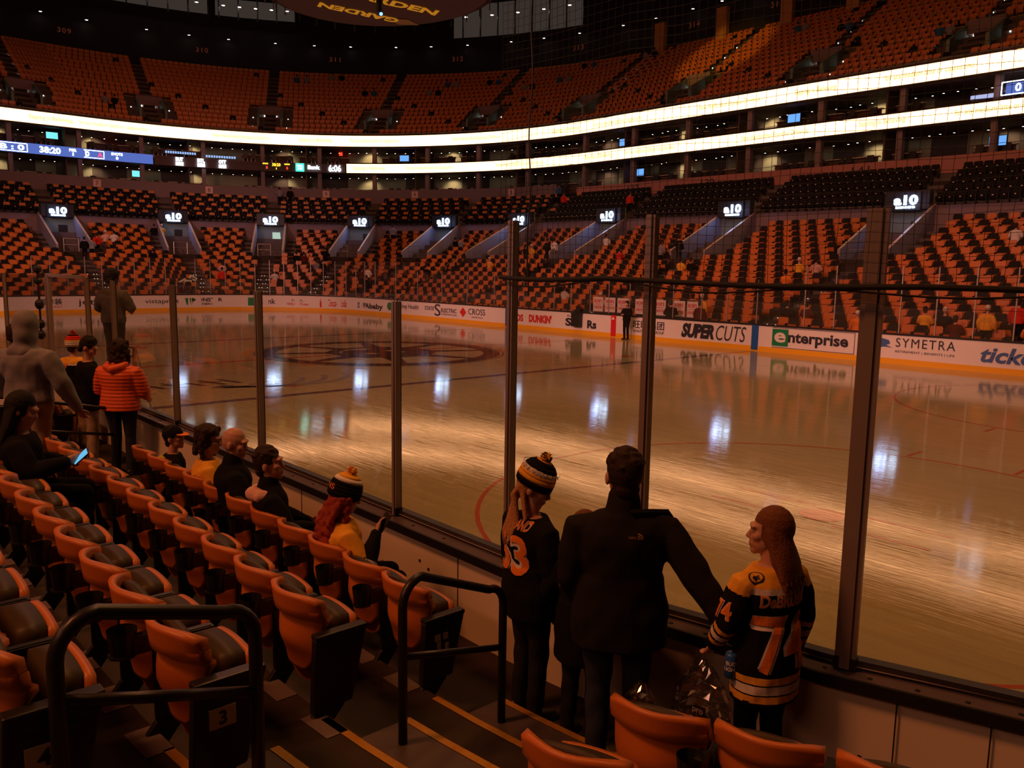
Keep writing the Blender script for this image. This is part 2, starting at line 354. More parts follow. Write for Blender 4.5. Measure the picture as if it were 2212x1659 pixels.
ad('SELECT', 3.1, 2.5, .82, .92, inkm); ad('SP', 3.2, 2.3, .36, .76, inkm, bold=.04); ad('Rs', 1.7, 1.1, .32, .72, inkm, bold=.04)
adpoly([(.1, .84), (-.1, .84), (0, 1.0)], whitep, .05)
ad('旺旺集团', -1.2, -3.0, .52, .9, inkm, bold=.01); ad('WANT WANT GROUP', -1.2, -3.0, .33, .46, inkm)
ad('SUPER', -3.95, -5.65, .3, .93, inkm, bold=.06, shear=.25); ad('CUTS', -5.75, -7.2, .3, .93, inkm, bold=-.005, shear=.25)
adpoly([(-8.4, .28), (-9.1, .28), (-9.1, .95), (-8.4, .95)], greenink); ad('e', -8.5, -9.0, .42, .82, whitep, .02, bold=.03)
ad('nterprise', -9.1, -11.55, .32, .86, inkm, bold=.03)
for z in (.22, 1.0): adpoly([(-8.4, z - .01), (-11.8, z - .01), (-11.8, z + .01), (-8.4, z + .01)], inkm)
adpoly([(-11.78, .22), (-11.8, .22), (-11.8, 1.0), (-11.78, 1.0)], inkm)
adpoly([(-12.5, .82), (-12.8, .9), (-13.05, .84), (-13.1, .72), (-12.95, .66), (-13.2, .58), (-12.9, .6), (-12.5, .52), (-12.75, .7)], blueink)
ad('SYMETRA', -13.3, -15.3, .62, .94, inkm, spacing=1.2); ad('RETIREMENT | BENEFITS | LIFE', -13.3, -15.3, .4, .5, inkm)
ad('ticketmaster', -16.1, -20.3, .34, .86, blueink, bold=.03, shear=.25)
# seams, scuffs and bolt marks on the back of the near boards
mb = MB()
for x, y in ((24.55, 0), (24.95, 0), (21.4, 0), (18.9, 0), (16.5, 0)):
    yy = -4.42 - math.sqrt((8.53 + .152) ** 2 - max(0, x - 21.95) ** 2); mb.box((x, yy, .5), (.006, .006, .95), blackp)
for x, z in ((20.9, .8), (21.02, .76), (24.4, .62), (24.4, .55), (25.1, .58), (22.3, .55), (21.9, .5), (22.6, .5)):
    yy = -4.42 - math.sqrt((8.53 + .153) ** 2 - max(0, x - 21.95) ** 2); mb.box((x, yy, z), (.02, .006, .02), blackp)
mb.build('seam_and_bolts', bd)
mb = MB()
for k in range(60):
    a = rim(.18, 40); 
for i, (x, y) in enumerate(rim(.12, 60)):
    if y < -9 and x > 8: mb.box((x, y, 1.052), (.02, .02, .006), blackp)
for i in range(30): mb.box((9 + i * .42, -12.95 - .12, 1.052), (.02, .02, .006), blackp)
mb.build('ledge_bolts', bd)

# ---------------------------------------------------------------- glass and posts
def arc_pt(x, off, near=True):
    """a point beside the near boards (or far) at length x"""
    s = -1 if near else 1
    if abs(x) <= 21.95: return Vector((x, s * (12.95 + off), 0)), 0.
    e = abs(x) - 21.95; r = 8.53 + off
    return Vector((x, s * (4.42 + math.sqrt(r * r - e * e)), 0)), math.asin(e / r)
def post_mesh(h, w=.07, m=alum):
    mb = MB(); mb.box((0, 0, h / 2), (w, .05, h), m); mb.box((0, .03, h / 2), (w * .45, .03, h), blackp); mb.box((0, -.028, h / 2), (w * .5, .02, h), alumd); mb.box((0, 0, .03), (w + .012, .07, .06), blackp)
    return mb.mesh('stanchion')
near_posts = [(5.2, 1.81, 'pale post at the far left edge beyond the gate'), (8.95, 1.81, 'thick pale gate post left of the person in the striped pompom hat'), (11.5, 1.81, 'dark slender gate pole beside the ladder'), (12.87, 1.81, 'slim glass post in front of the person on the ladder'), (15.33, 1.81, 'slim low glass post above the child with the orange cap brim'), (17.83, 1.81, 'slim low glass post beside the bald man'),
              (20.43, 1.81, 'last slim low glass post where the slanted pane begins'), (21.87, 2.42, 'tall glass post directly behind the woman in the 63 jersey'),
              (23.03, 2.42, 'tall glass post rising behind the man in the black jacket'), (24.26, 2.42, 'tall thick glass post right of the girl in the 74 jersey'), (25.6, 2.42, 'tall glass post nearest the camera outside the picture')]
for x, h, lab in near_posts:
    p, a = arc_pt(x, .06); wid = (.20 if x == 8.95 else .058) if h < 2 else (.052 if x < 22 else .062 if x < 24 else .105)
    o = link('stanchion', post_mesh(h, wid, alum if h < 2 or x < 22 else alumd), None, (p.x, p.y, 1.06), a, label=lab, cat='post', group='posts of the near glass')
def pane(pts, th=.012, name='glass_shield', **kw):
    """pts: (x,y,z) outline in a vertical plane"""
    mb = MB(); a = Vector(pts[0]); b = Vector(pts[1]); n = (b - a).cross(Vector((0, 0, 1))).normalized() * th / 2; k = len(pts)
    mb.add([Vector(q) - n for q in pts] + [Vector(q) + n for q in pts], [tuple(range(k - 1, -1, -1)), tuple(range(k, 2 * k))], glass)
    edge = M.get('glass_edge') or mat('glass_edge', (.42, .33, .30), .25)
    mb.add([Vector(q) - n for q in pts] + [Vector(q) + n for q in pts], [(i, (i + 1) % k, k + (i + 1) % k, k + i) for i in range(k)], edge)
    return mb.build(name, **kw)
xs = [q[0] for q in near_posts]
labs = ['low clear glass pane at the far left edge', 'gate glass pane with pale top frame right of the thick post', 'low clear glass pane behind the person on the ladder', 'low clear glass pane behind the black-clad man and the orange puffer jacket', 'low clear glass pane left of the seated fans', 'low clear glass pane behind the bald man',
        'clear glass pane with slanted top edge left of the woman in the 63 jersey', 'tall clear glass pane between the 63 jersey and the man in black', 'tall clear glass pane behind the girl in the 74 jersey', 'tall clear glass pane at the right edge of the picture']
for i in range(len(xs) - 1):
    a, _ = arc_pt(xs[i] + .02, .06); b, _ = arc_pt(xs[i + 1] - .02, .06); lo = 1.07; h0 = 1.81; 
    if i == 6: pts = [(a.x, a.y, lo), (b.x, b.y, lo), (b.x, b.y, 3.49), (a.x, a.y, 2.88)]
    elif i > 6: pts = [(a.x, a.y, lo), (b.x, b.y, lo), (b.x, b.y, 3.49), (a.x, a.y, 3.49)]
    else: pts = [(a.x, a.y, lo), (b.x, b.y, lo), (b.x, b.y, 2.88), (a.x, a.y, 2.88)]
    pane(pts, label=labs[i], cat='glass pane', group='panes of the near glass')
# far glass: posts and panes
fpm = MB(); fpm.box((0, 0, .9), (.035, .035, 1.8), alum); fpm = fpm.mesh('stanchion')
fpt = MB(); fpt.box((0, 0, 1.2), (.04, .04, 2.4), alum); fpt = fpt.mesh('stanchion')
us = walk(-17, -9, 0, 1.22) + [-7.6, -6.2, -4.9, -3.4, -2.1, -.9, .4, 1.6, 2.9, 4.1, 6.4, 8.8, 11.2, 13.6, 16.1, 18.5, 20.9] + walk(22.6, 70, 0, .98)
for i, u in enumerate(us):
    hi = u < -9.5 or u > 18; q = P(u, .06, 1.06)
    link('stanchion', fpt if hi else fpm, None, q, ANG(u), label='slim pale post in the glass round the far boards', cat='post', group='posts of the far glass')
    if i:
        a = P(us[i - 1], .06); b = P(u, .06); z1 = 3.45 if hi else 2.88
        pane([(a.x, a.y, 1.08), (b.x, b.y, 1.08), (b.x, b.y, z1), (a.x, a.y, z1)], label='clear glass pane standing on the far boards', cat='glass pane', group='panes of the far glass')

# ---------------------------------------------------------------- netting over the near corner
def net_fn(s, z):   # s metres along the corner from x=21.85
    a = s / 8.75 - .01; r = 8.53 + .17; sag = .0
    return Vector((21.95 + r * sin(a), -4.42 - r * cos(a), z))
mb = MB(); st = .05; s = .0
L = 5.6
def rope_z(s): return 3.095 + .012 * sin(s * 2.4) - (.10 * s * (.9 - s) if s < .9 else 0) - .03 * max(0, s - 2.7)
k = 0
while s < L:
    pts = [net_fn(s + .01 * sin(z * 5 + s * 9), z) for z in np.arange(rope_z(s), 8.2, .45)]; mb.tube(pts, .0014, net_m, 3, cap=False); s += st
z = 3.0
while z < 8.2:
    pts = [net_fn(q, z + .012 * sin(q * 7 + z * 3)) for q in np.arange(0, L, .35)]; mb.tube(pts, .0014, net_m, 3, cap=False); z += st
o = mb.build('safety_net', label='black safety net hanging above and behind the tall corner glass', cat='net')
mb = MB(); mb.tube([net_fn(q, rope_z(q)) for q in np.arange(0, L, .15)], .015, net_m, 8); mb.tube([net_fn(q, rope_z(q) - .03 - .02 * sin(q * 5)) for q in np.arange(.2, L, .15)], .006, net_m, 6)
mb.build('hem_rope', o)
mb = MB(); mb.tube([net_fn(.28 + .012 * sin(z * 9), z) for z in np.arange(2.98, 8.2, .1)], .005, net_m, 6); mb.build('edge_cord', o)

# ================================================================ FAR BOWL
mb = MB()
band(mb, UA, UB, .16, 0, .16, .45, concrete); band(mb, UA, UB, .16, .45, 1.2, .45, concrete)
K = 17
for k in range(K):
    d = 1.2 + .84 * k; band(mb, UA, UB, d, zl(k) - (.24 + .009 * (k - 1) if k else 0), d, zl(k), concrete, 1.6); band(mb, UA, UB, d, zl(k), d + .84, zl(k), concrete, 1.6)
D1 = 1.2 + .84 * K; zt = zl(K - 1)
band(mb, UA, UB, D1, zt, D1, 6.75, purple, 1.6); band(mb, UA, UB, D1, 6.75, D1 + .12, 6.75, purple, 1.6); band(mb, UA, UB, D1 + .12, 6.75, D1 + .12, 6.25, purple, 1.6)
band(mb, UA, UB, D1 + .12, 6.25, D1 + .9, 6.25, concrete, 1.6)
KC = 5; D2 = D1 + .9
for k in range(KC):
    d = D2 + .82 * k; z = 6.7 + .46 * k; band(mb, UA, UB, d, z - .46, d, z, concrete, 1.6); band(mb, UA, UB, d, z, d + .82, z, concrete, 1.6)
D3 = D2 + .82 * KC   # about 20.5
band(mb, UA, UB, D3, 8.5, D3, 8.9, concrete)
lower = mb.build('lower_bowl_terrace', kind='structure')
# stairs in the aisles, with small nosing lights, and the entrances
mb = MB(); nos = emis('step_light', (1, .85, .55), 1.6)
def seg(mbb, u, hw, d0, d1, z0, z1, m):
    """a block across an aisle, half width hw metres"""
    e0 = hw / SC(u, (d0 + d1) / 2); a, b = u - e0, u + e0
    mbb.hexa([P(a, d0, z0), P(b, d0, z0), P(a, d1, z0), P(b, d1, z0), P(a, d0, z1), P(b, d0, z1), P(a, d1, z1), P(b, d1, z1)], m)
for ai, u in enumerate(AIS):
    for k in range(1, K):
        if k >= 11: continue
        d = 1.2 + .84 * k; seg(mb, u, .55, d - .42, d, zl(k - 1), (zl(k) + zl(k - 1)) / 2, tread_m)
        seg(mb, u, .55, d - .01, d + .03, zl(k), zl(k) + .006, step_m)
        if k < 8:
            for j in range(5):
                e = (-.4 + .2 * j) / SC(u, d); c = P(u + e, d - .012, zl(k) - .03); mb.box(c, (.05, .01, .022), nos, Matrix.Rotation(ANG(u), 3, 'Z')) if (ai + j + k) % 3 else None
    for k in range(11, K):   # steps pass both sides of the entrance
        for s in (-1, 1):
            uu = u + s * 1.75 / SC(u, 13); d = 1.2 + .84 * k; seg(mb, uu, .4, d - .42, d, zl(k - 1), (zl(k) + zl(k - 1)) / 2, tread_m)
    for k in range(1, KC):
        d = D2 + .82 * k; seg(mb, u, .5, d - .41, d, 6.24 + .46 * k, 6.47 + .46 * k, tread_m)
mb.build('aisle_stairs', kind='structure')
vom_wall = mat('entrance_side_wall', (.30, .27, .36), .6); greenwall = mat('entrance_back_wall', (.16, .22, .19), .7)
doorglow = emis('lit_corridor', (.62, .8, .68), .55)
sign_e = emis('blue_white_neon', (.50, .72, 1.0), 7.5)
mbs = MB()
def local(u, d, z): return P(u, d, z), ANG(u)
for ai, u in enumerate(AIS):
    mb = MB(); d0, d1 = 10.44, 15.45; z0 = zl(11) - .33
    def q(e, d, z): return P(u + e / SC(u, d), d, z)
    hw = 1.15
    for s in (-1, 1):
        a, b = s * hw, s * (hw + .14)
        mb.hexa([q(a, d0, z0), q(b, d0, z0), q(a, d1, z0), q(b, d1, z0), q(a, d0, zl(11) + .75), q(b, d0, zl(11) + .75), q(a, d1, 6.75), q(b, d1, 6.75)], vom_wall)
        mb.hexa([q(a, d0, zl(11) + .75), q(b, d0, zl(11) + .75), q(a, d1, 6.75), q(b, d1, 6.75), q(a, d0, zl(11) + .8), q(b, d0, zl(11) + .8), q(a, d1, 6.8), q(b, d1, 6.8)], M['rail_cap'] if 'rail_cap' in M else mat('rail_cap', (.45, .30, .26), .3))
    mb.hexa([q(-hw, d1, z0), q(hw, d1, z0), q(-hw, d1 + .1, z0), q(hw, d1 + .1, z0), q(-hw, d1, 7.5), q(hw, d1, 7.5), q(-hw, d1 + .1, 7.5), q(hw, d1 + .1, 7.5)], greenwall)
    mb.hexa([q(-hw, d1 - .5, 6.55), q(hw, d1 - .5, 6.55), q(-hw, d1, 6.55), q(hw, d1, 6.55), q(-hw, d1 - .5, 7.5), q(hw, d1 - .5, 7.5), q(-hw, d1, 7.5), q(hw, d1, 7.5)], blackp)
    mb.hexa([q(-hw, d0 - .3, z0 - .1), q(hw, d0 - .3, z0 - .1), q(-hw, d1, z0 - .1), q(hw, d1, z0 - .1), q(-hw, d0 - .3, z0 + .62), q(hw, d0 - .3, z0 + .62), q(-hw, d1, z0 + .62), q(hw, d1, z0 + .62)], tread_m)
    ci = 47.2 == u
    mb.hexa([q(-.75 if not ci else -.9, d1 - .03, z0 + .6), q(-.1, d1 - .03, z0 + .6), q(-.75 if not ci else -.9, d1, z0 + .6), q(-.1, d1, z0 + .6), q(-.75, d1 - .03, z0 + 2.7), q(-.1, d1 - .03, z0 + 2.7), q(-.75, d1, z0 + 2.7), q(-.1, d1, z0 + 2.7)], doorglow if ci else blackp)
    vo = mb.build('seating_entrance', label='stand entrance with sloping side walls under a blue-white neon sign', cat='stand entrance', group='stand entrances below the suites')
    rl = MB()
    for e in (-.25, .75):
        a = q(e, d0 + .2, z0 + .6); rl.tube([a, a + Vector((0, 0, .95))], .02, chrome, 6)
    for h in (.5, .95): rl.tube([q(-.25, d0 + .2, z0 + .6 + h), q(.75, d0 + .2, z0 + .6 + h)], .02, chrome, 6)
    rl.build('guard_rail', vo)
    # sign
    sb = MB(); cpos = q(0, d1 - .62, 7.02); R = Matrix.Rotation(ANG(u), 3, 'Z')
    def sp(x, y): return cpos + R @ Vector((x, 0, y))
    vs, fs = textdata('a10', 1., bold=.05); sb.add([sp(v.x, v.y) for v in fit(vs, 1.25, .52)], fs, sign_e)
    [sb.box(cpos + R @ Vector((-.42 + .21 * q, 0, -.37)), (.17, .01, .12), sign_e, R) for q in range(5)]
    sb.box(cpos + R @ Vector((0, .05, -.05)), (1.5, .04, .95), blackp, R)
    sb.build('neon_sign', label='blue-white neon sign over a stand entrance', cat='sign', group='neon signs over the stand entrances')
    if u < 70: lamp('neon_sign_light', 'POINT', q(0, d1 - 1.3, 6.9), (0, 0, 0), 22, (.35, .5, 1.), .3)
# far seats -------------------------------------------------------------
mat('seat_black_vinyl', (.010, .008, .009), .7, spec=.15)
def far_seat(variant):
    mb = MB(); sh, cu = (gold, leather)
    if variant == 1: cu = mat('seat_black_vinyl', (.010, .008, .009), .7, spec=.15)
    if variant in (2, 4): sh, cu = (gold, gold)
    if variant == 3: sh = cu = M['seat_black_vinyl']
    w = .225
    # backrest with curved top, front cushion, tipped-up seat, black standard
    top = [(-w, .40), (w, .40), (w, .80), (w * .8, .87), (-w * .8, .87), (-w, .80)]
    def lean(y, z): return y + .12 * (z - .4)
    vs = [(x, lean(0, z), z) for x, z in top] + [(x, lean(.05, z), z) for x, z in top]
    mb.add(vs, [tuple(range(6)), tuple(range(11, 5, -1))] + [(i, 6 + i, 6 + (i + 1) % 6, (i + 1) % 6) for i in range(6)], sh)
    if variant == 4: sh = M['seat_black_vinyl']
    if variant == 1: mb.add([(-w, lean(-.035, .5), .5), (w, lean(-.035, .5), .5), (w, lean(-.035, .81), .81), (w * .8, lean(-.02, .88), .88), (-w * .8, lean(-.02, .88), .88), (-w, lean(-.035, .81), .81)], [tuple(range(6))], cu)
    elif variant == 4: mb.add([(-w, lean(-.035, .45), .45), (w, lean(-.035, .45), .45), (w, lean(-.035, .66), .66), (-w, lean(-.035, .66), .66)], [tuple(range(4))], blackp)
    elif cu is not sh: mb.add([(-w * .84, lean(-.03, .5), .5), (w * .84, lean(-.03, .5), .5), (w * .84, lean(-.03, .8), .8), (w * .6, lean(-.02, .85), .85), (-w * .6, lean(-.02, .85), .85), (-w * .84, lean(-.03, .8), .8)], [tuple(range(6))], cu)
    z1 = .60
    vs = [(-w * .9, -.10, .38), (w * .9, -.10, .38), (w * .82, -.17, z1), (-w * .82, -.17, z1), (-w * .9, -.02, .34), (w * .9, -.02, .34), (w * .82, -.06, z1), (-w * .82, -.06, z1)]
    mb.add(vs, [(0, 1, 2, 3), (7, 6, 5, 4), (0, 4, 5, 1), (1, 5, 6, 2), (2, 6, 7, 3), (3, 7, 4, 0)], sh)
    mb.box((w + .018, -.08, .32), (.022, .3, .62), blackp)
    if variant == 3: mb.box((0, -.165, .55), (.08, .004, .05), M.get('seat_tag') or mat('seat_tag', (.7, .55, .5), .5))
    return mb
SEAT = [far_seat(i) for i in range(5)]; SMESH = [s.mesh('stadium_chair') for s in SEAT]
def in_view(p):
    v = p - CAM; z = v.dot(_f)
    return z > 1 and abs(v.dot(_r) / z) < .62 and abs(v.dot(_u) / z) < .47
def mass(places, n, name, label, cat, group, stuff_label, vis=lambda p: True):
    """places: (pos, angle, variant). The n that show largest are single objects, the rest one."""
    idx = sorted([i for i, q in enumerate(places) if in_view(q[0]) and vis(q[0])], key=lambda i: (places[i][0] - CAM).length)[:n]
    ids = set(idx)
    for i in idx:
        p, a, v = places[i]; link(name, SMESH[v], None, p, a, label=label[v], cat=cat, group=group[v])
    V = []; F = []; MI = []; ms = []; o = 0
    for v in set(q[2] for q in places):
        s = SEAT[v]; base = np.array(s.v); map_ = []
        for m in s.ms:
            if m not in ms: ms.append(m)
            map_.append(ms.index(m))
        for i, (p, a, vv) in enumerate(places):
            if vv != v or i in ids: continue
            c, sn = cos(a), sin(a); x = base[:, 0] * c - base[:, 1] * sn + p.x; y = base[:, 0] * sn + base[:, 1] * c + p.y; z = base[:, 2] + p.z
            V.extend(zip(x.tolist(), y.tolist(), z.tolist())); F.extend([tuple(k + o for k in f) for f in s.f]); MI.extend([map_[k] for k in s.mi]); o += len(base)
    me = bpy.data.meshes.new(name + 's'); me.from_pydata(V, [], F)
    for m in ms: me.materials.append(m)
    me.polygons.foreach_set('material_index', MI)
    link(name + 's', me, kind='stuff', label=stuff_label, cat=cat)
def rows(d_of, z_of, ks, kinds, skip=lambda u, k, d: False, aw=.62, pitch=.497):
    out = []
    for k in ks:
        d = d_of(k); z = z_of(k)
        for i in range(len(AIS) + 1):
            a = UA if i == 0 else AIS[i - 1]; b = UB if i == len(AIS) else AIS[i]
            a += aw / SC(a, d); b -= aw / SC(b, d)
            Lm = 0; n = int((b - a) * SC((a + b) / 2, d) / pitch)
            if n < 1: continue
            for j in range(n):
                u = a + (j + .5) * (b - a) / n
                if skip(u, k, d): continue
                out.append((P(u, d, z), ANG(u), kinds(u, k, j)))
    return out
def near_vom(u, k, d):
    return k >= 10 and any(abs(u - a) * SC(a, d) < (2.25 if k >= 11 else 1.0) for a in AIS)
pl = rows(lambda k: 1.95 + .84 * k, zl, range(K), lambda u, k, j: (1 if (j + k) % 2 else 2), near_vom)
LB = {1: 'gold folding seat with black back cushion in the lower stand', 2: 'all-gold folding seat in the lower stand', 3: 'black folding seat with small pale number tag'}
GR = {1: 'lower stand seats with black cushions', 2: 'lower stand gold seats', 3: 'black club seats'}
mass(pl, 300, 'stadium_chair', LB, 'seat', GR, 'gold and black folding seats filling the rest of the lower stand', lambda p: p.z > .6)
pl = rows(lambda k: D2 + .62 + .82 * k, lambda k: 6.7 + .46 * k, range(KC), lambda u, k, j: 3 if (u < 22 or (j + k) % 2) else 4)
GR2 = {4: 'gold club seats', 3: 'black club seats'}; LB2 = {4: 'gold-topped club seat between black ones below the suites', 3: LB[3]}
mass(pl, 300, 'club_chair', LB2, 'seat', GR2, 'black and gold club seats in the rows below the suites')
# balcony -------------------------------------------------------------
KB = 15; zb = lambda k: 14.95 + .53 * k; DB = 20.9
mb = MB()
for k in range(KB):
    d = DB + .8 * k; band(mb, UA, UB, d, zb(k) - .53, d, zb(k), concrete, 1.8); band(mb, UA, UB, d, zb(k), d + .8, zb(k), concrete, 1.8)
DT = DB + .8 * KB
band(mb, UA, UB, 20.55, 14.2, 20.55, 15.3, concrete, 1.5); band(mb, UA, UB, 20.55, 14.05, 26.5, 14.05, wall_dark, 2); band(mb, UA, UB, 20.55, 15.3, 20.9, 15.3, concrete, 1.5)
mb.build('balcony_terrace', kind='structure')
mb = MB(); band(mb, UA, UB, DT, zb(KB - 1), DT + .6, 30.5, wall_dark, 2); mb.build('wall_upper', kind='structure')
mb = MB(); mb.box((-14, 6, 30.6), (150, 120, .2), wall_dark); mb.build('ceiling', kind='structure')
mb = MB(); AISB = [-17, -6.3, 3.6, 14.0, 24.2, 32.0, 39.8, 47.5, 55.3, 63.9, 72.6]
for u in AISB:
    for k in range(1, KB): d = DB + .8 * k; seg(mb, u, .5, d - .4, d, zb(k - 1), zb(k - 1) + .27, tread_m)
    for s in (-1, 1):
        for k in range(2, 14):
            uu = u + s * (1.6 if k < 6 else .55) / SC(u, 24); d = DB + .8 * k
            if (k % 2 == 0): mb.box(P(uu, d - .02, zb(k) - .1), (.05, .03, .05), white_e, Matrix.Rotation(ANG(u), 3, 'Z'))
mb.build('balcony_stairs', kind='structure')
for k in (6, 7, 8, 9):  # bright gold strips stand in for the highlight lines along these rows
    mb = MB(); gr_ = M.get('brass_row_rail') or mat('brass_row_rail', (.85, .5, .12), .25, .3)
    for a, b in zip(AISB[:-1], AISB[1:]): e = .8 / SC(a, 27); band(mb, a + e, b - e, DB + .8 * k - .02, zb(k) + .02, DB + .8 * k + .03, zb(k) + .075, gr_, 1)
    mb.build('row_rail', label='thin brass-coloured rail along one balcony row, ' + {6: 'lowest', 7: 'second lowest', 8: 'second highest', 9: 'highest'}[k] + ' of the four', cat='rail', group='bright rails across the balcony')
for u in AISB:
    mb = MB()
    def q(e, d, z): return P(u + e / SC(u, d), d, z)
    z0 = zb(1) - .1; z1 = z0 + 2.35; d0, d1 = DB + 1.4, DB + 4.2
    for s in (-1, 1):
        a, b = s * .95, s * 1.15
        mb.hexa([q(a, d0, z0), q(b, d0, z0), q(a, d1, z0), q(b, d1, z0), q(a, d0, z0 + 1.3), q(b, d0, z0 + 1.3), q(a, d1, z1 + .4), q(b, d1, z1 + .4)], greenwall)
    mb.hexa([q(-1.1, d1 - .4, z1 - .35), q(1.1, d1 - .4, z1 - .35), q(-1.1, d1, z1 - .35), q(1.1, d1, z1 - .35), q(-1.1, d1 - .4, z1 + .45), q(1.1, d1 - .4, z1 + .45), q(-1.1, d1, z1 + .45), q(1.1, d1, z1 + .45)], purple)
    mb.hexa([q(-1, d1, z0), q(1, d1, z0), q(-1, d1 + .05, z0), q(1, d1 + .05, z0), q(-1, d1, z1), q(1, d1, z1), q(-1, d1 + .05, z1), q(1, d1 + .05, z1)], wall_dark)
    mb.hexa([q(-1, d0, z0 - .3), q(1, d0, z0 - .3), q(-1, d1, z0 - .3), q(1, d1, z0 - .3), q(-1, d0, z0 + .05), q(1, d0, z0 + .05), q(-1, d1, z0 + .05), q(1, d1, z0 + .05)], concrete)
    if u > 38:
        for e, h in ((-.45, 1.0), (.3, .7)): mb.hexa([q(e, d1 - .06, z0 + .1), q(e + .4, d1 - .06, z0 + .1), q(e, d1 - .01, z0 + .1), q(e + .4, d1 - .01, z0 + .1), q(e, d1 - .06, z0 + .9 + h), q(e + .4, d1 - .06, z0 + .9 + h), q(e, d1 - .01, z0 + .9 + h), q(e + .4, d1 - .01, z0 + .9 + h)], M.get('blue_corridor') or emis('blue_corridor', (.35, .55, .75), .8))
    for e in (-.5, .1, .6): mb.ball(q(e, d1 - .3, z1 - .45), .05, white_e, 8)
    mb.build('balcony_entrance', label='balcony entrance opening between seat blocks with small lights', cat='stand entrance', group='balcony entrances')
def bskip(u, k, d): return any((abs(u - a) * SC(a, d) < 2.2 and 1 <= k <= 5) or abs(u - a) * SC(a, d) < .6 for a in AISB)
AIS_, AIS = AIS, AISB
SEAT[1] = far_seat(2); SMESH[1] = SEAT[1].mesh('balcony_chair')
pl = rows(lambda k: DB + .62 + .8 * k, zb, range(KB), lambda u, k, j: 2 if (j * 7 + k * 13) % 61 else 3, bskip, .5)
AIS = AIS_
LB3 = {2: 'gold folding seat high in the balcony', 3: 'dark gap-like black seat among the gold balcony seats'}; GR3 = {2: 'gold balcony seats', 3: 'odd black balcony seats'}
mass(pl, 300, 'balcony_chair', LB3, 'seat', GR3, 'gold folding seats filling the rest of the balcony')
# balcony top: pillars, section numbers, downlights
for u in (5.9, 11.4, 17.5, 23.2, -1.):
    mb = MB(); c = P(u, DT - .3, zb(KB - 1)); mb.box(c + Vector((0, 0, 1.5)), (1.0, .5, 3.0 if u > 15 else 6.0), gold if 0 else (M.get('pillar_paint') or mat('pillar_paint', (.55, .25, .07), .6)), Matrix.Rotation(ANG(u), 3, 'Z'))
    mb.build('pillar', kind='structure')
num_m = emis('dim_red_numeral', (.55, .10, .04), .12)
for n, u in ((309, 58.8), (310, 51.6), (311, 43.9), (312, 36.3), (313, 28.6), (314, 20.7), (315, 12.6)):
    mb = MB(); c = P(u, DT + .15, 24.7); R = Matrix.Rotation(ANG(u), 3, 'Z'); mtext(mb, str(n), 1.15, .45, lambda x, y: c + R @ Vector((x, -.12, y)), num_m, spacing=1.2)
    mb.build('section_numeral', label='dim red section number %d on the dark upper wall' % n, cat='section number', group='section numbers')
dl = MB(); dl.disc((0, 0, 0), .13, white_e, 10); dl.tube([(0, 0, 0), (0, 0, .25)], .15, blackp, 10); dl = dl.mesh('ceiling_light')
for u in (64.2, 60.2, 57.7, 54.6, 52.3, 50.1, 47.4, 45.1, 42.9, 40.1, 37.9, 35.6, 32.8, 30.7, 28.4, 25.6, 23.5, 20.6, 17.6, 14.4):
    link('ceiling_light', dl, None, P(u, DT - .4, 25.9), 0, label='tiny round light in the dark above the balcony', cat='ceiling light', group='lights above the balcony')
# lit box windows near the roof
for u0, u1 in ((46.2, 50.8), (51.2, 57.5), (28.2, 36.5)):
    mb = MB(); wm = M.get('press_box_wall') or emis('press_box_wall', (.30, .22, .18), .10)
    band(mb, u0, u1, DT - .2, 28.2 if u0 > 40 else 26.7, DT - .2, 29.9, wm); u = u0
    while u <= u1: c = P(u, DT - .3, 29 if u0 > 40 else 28.3); mb.box(c, (.12, .12, 2.2 if u0 > 40 else 3.2), blackp); u += 1.1
    for j in range(5):
        c = P(u0 + (u1 - u0) * (j + .5) / 5, DT - .6, 29.1 if u0 > 40 else 28.6); mb.disc(c, .16, white_e, 10)
    mb.build('press_box', label={46.2: 'lit press box behind the hanging scoreboard', 51.2: 'press box window with bright round lamps under the roof', 28.2: 'pale press box right of the hanging scoreboard'}[u0], cat='press box')

# suites ---------------------------------------------------------------
suite_wall = mat('suite_wall_paint', (.42, .36, .26), .8, noise=.15, nscale=1); suite_dark = mat('suite_dark_wall', (.10, .06, .055), .8)
for lvl, zf, zc in ((0, 9.35, 11.65), (1, 12.3, 14.0)):
    mb = MB(); db = 24.2
    band(mb, UA, UB, D3, zf, db, zf, suite_dark, 2); band(mb, UA, UB, 20.6, zc, db, zc, suite_dark, 2)
    u = UA; i = 0
    while u < UB:
        band(mb, u, u + 2.1, db, zf, db, zc, suite_wall if i % 5 in (0, 1, 3) else suite_dark, 1.1); u += 2.1; i += 1
    mb.build('wall_suites_' + ('lower' if lvl == 0 else 'upper'), kind='structure')
    mb = MB()
    for u in walk(UA + 1, UB, 20.6, 5.1): mb.box(P(u, 20.85, (zf + zc) / 2), (.34, .4, zc - zf), purple, Matrix.Rotation(ANG(u), 3, 'Z'))
    for u in walk(UA + 2, UB, 20.6, 10.2): mb.box(P(u, 22.5, (zf + zc) / 2), (.1, 3.2, zc - zf), suite_dark, Matrix.Rotation(ANG(u), 3, 'Z'))
    mb.build('pillar', kind='structure')
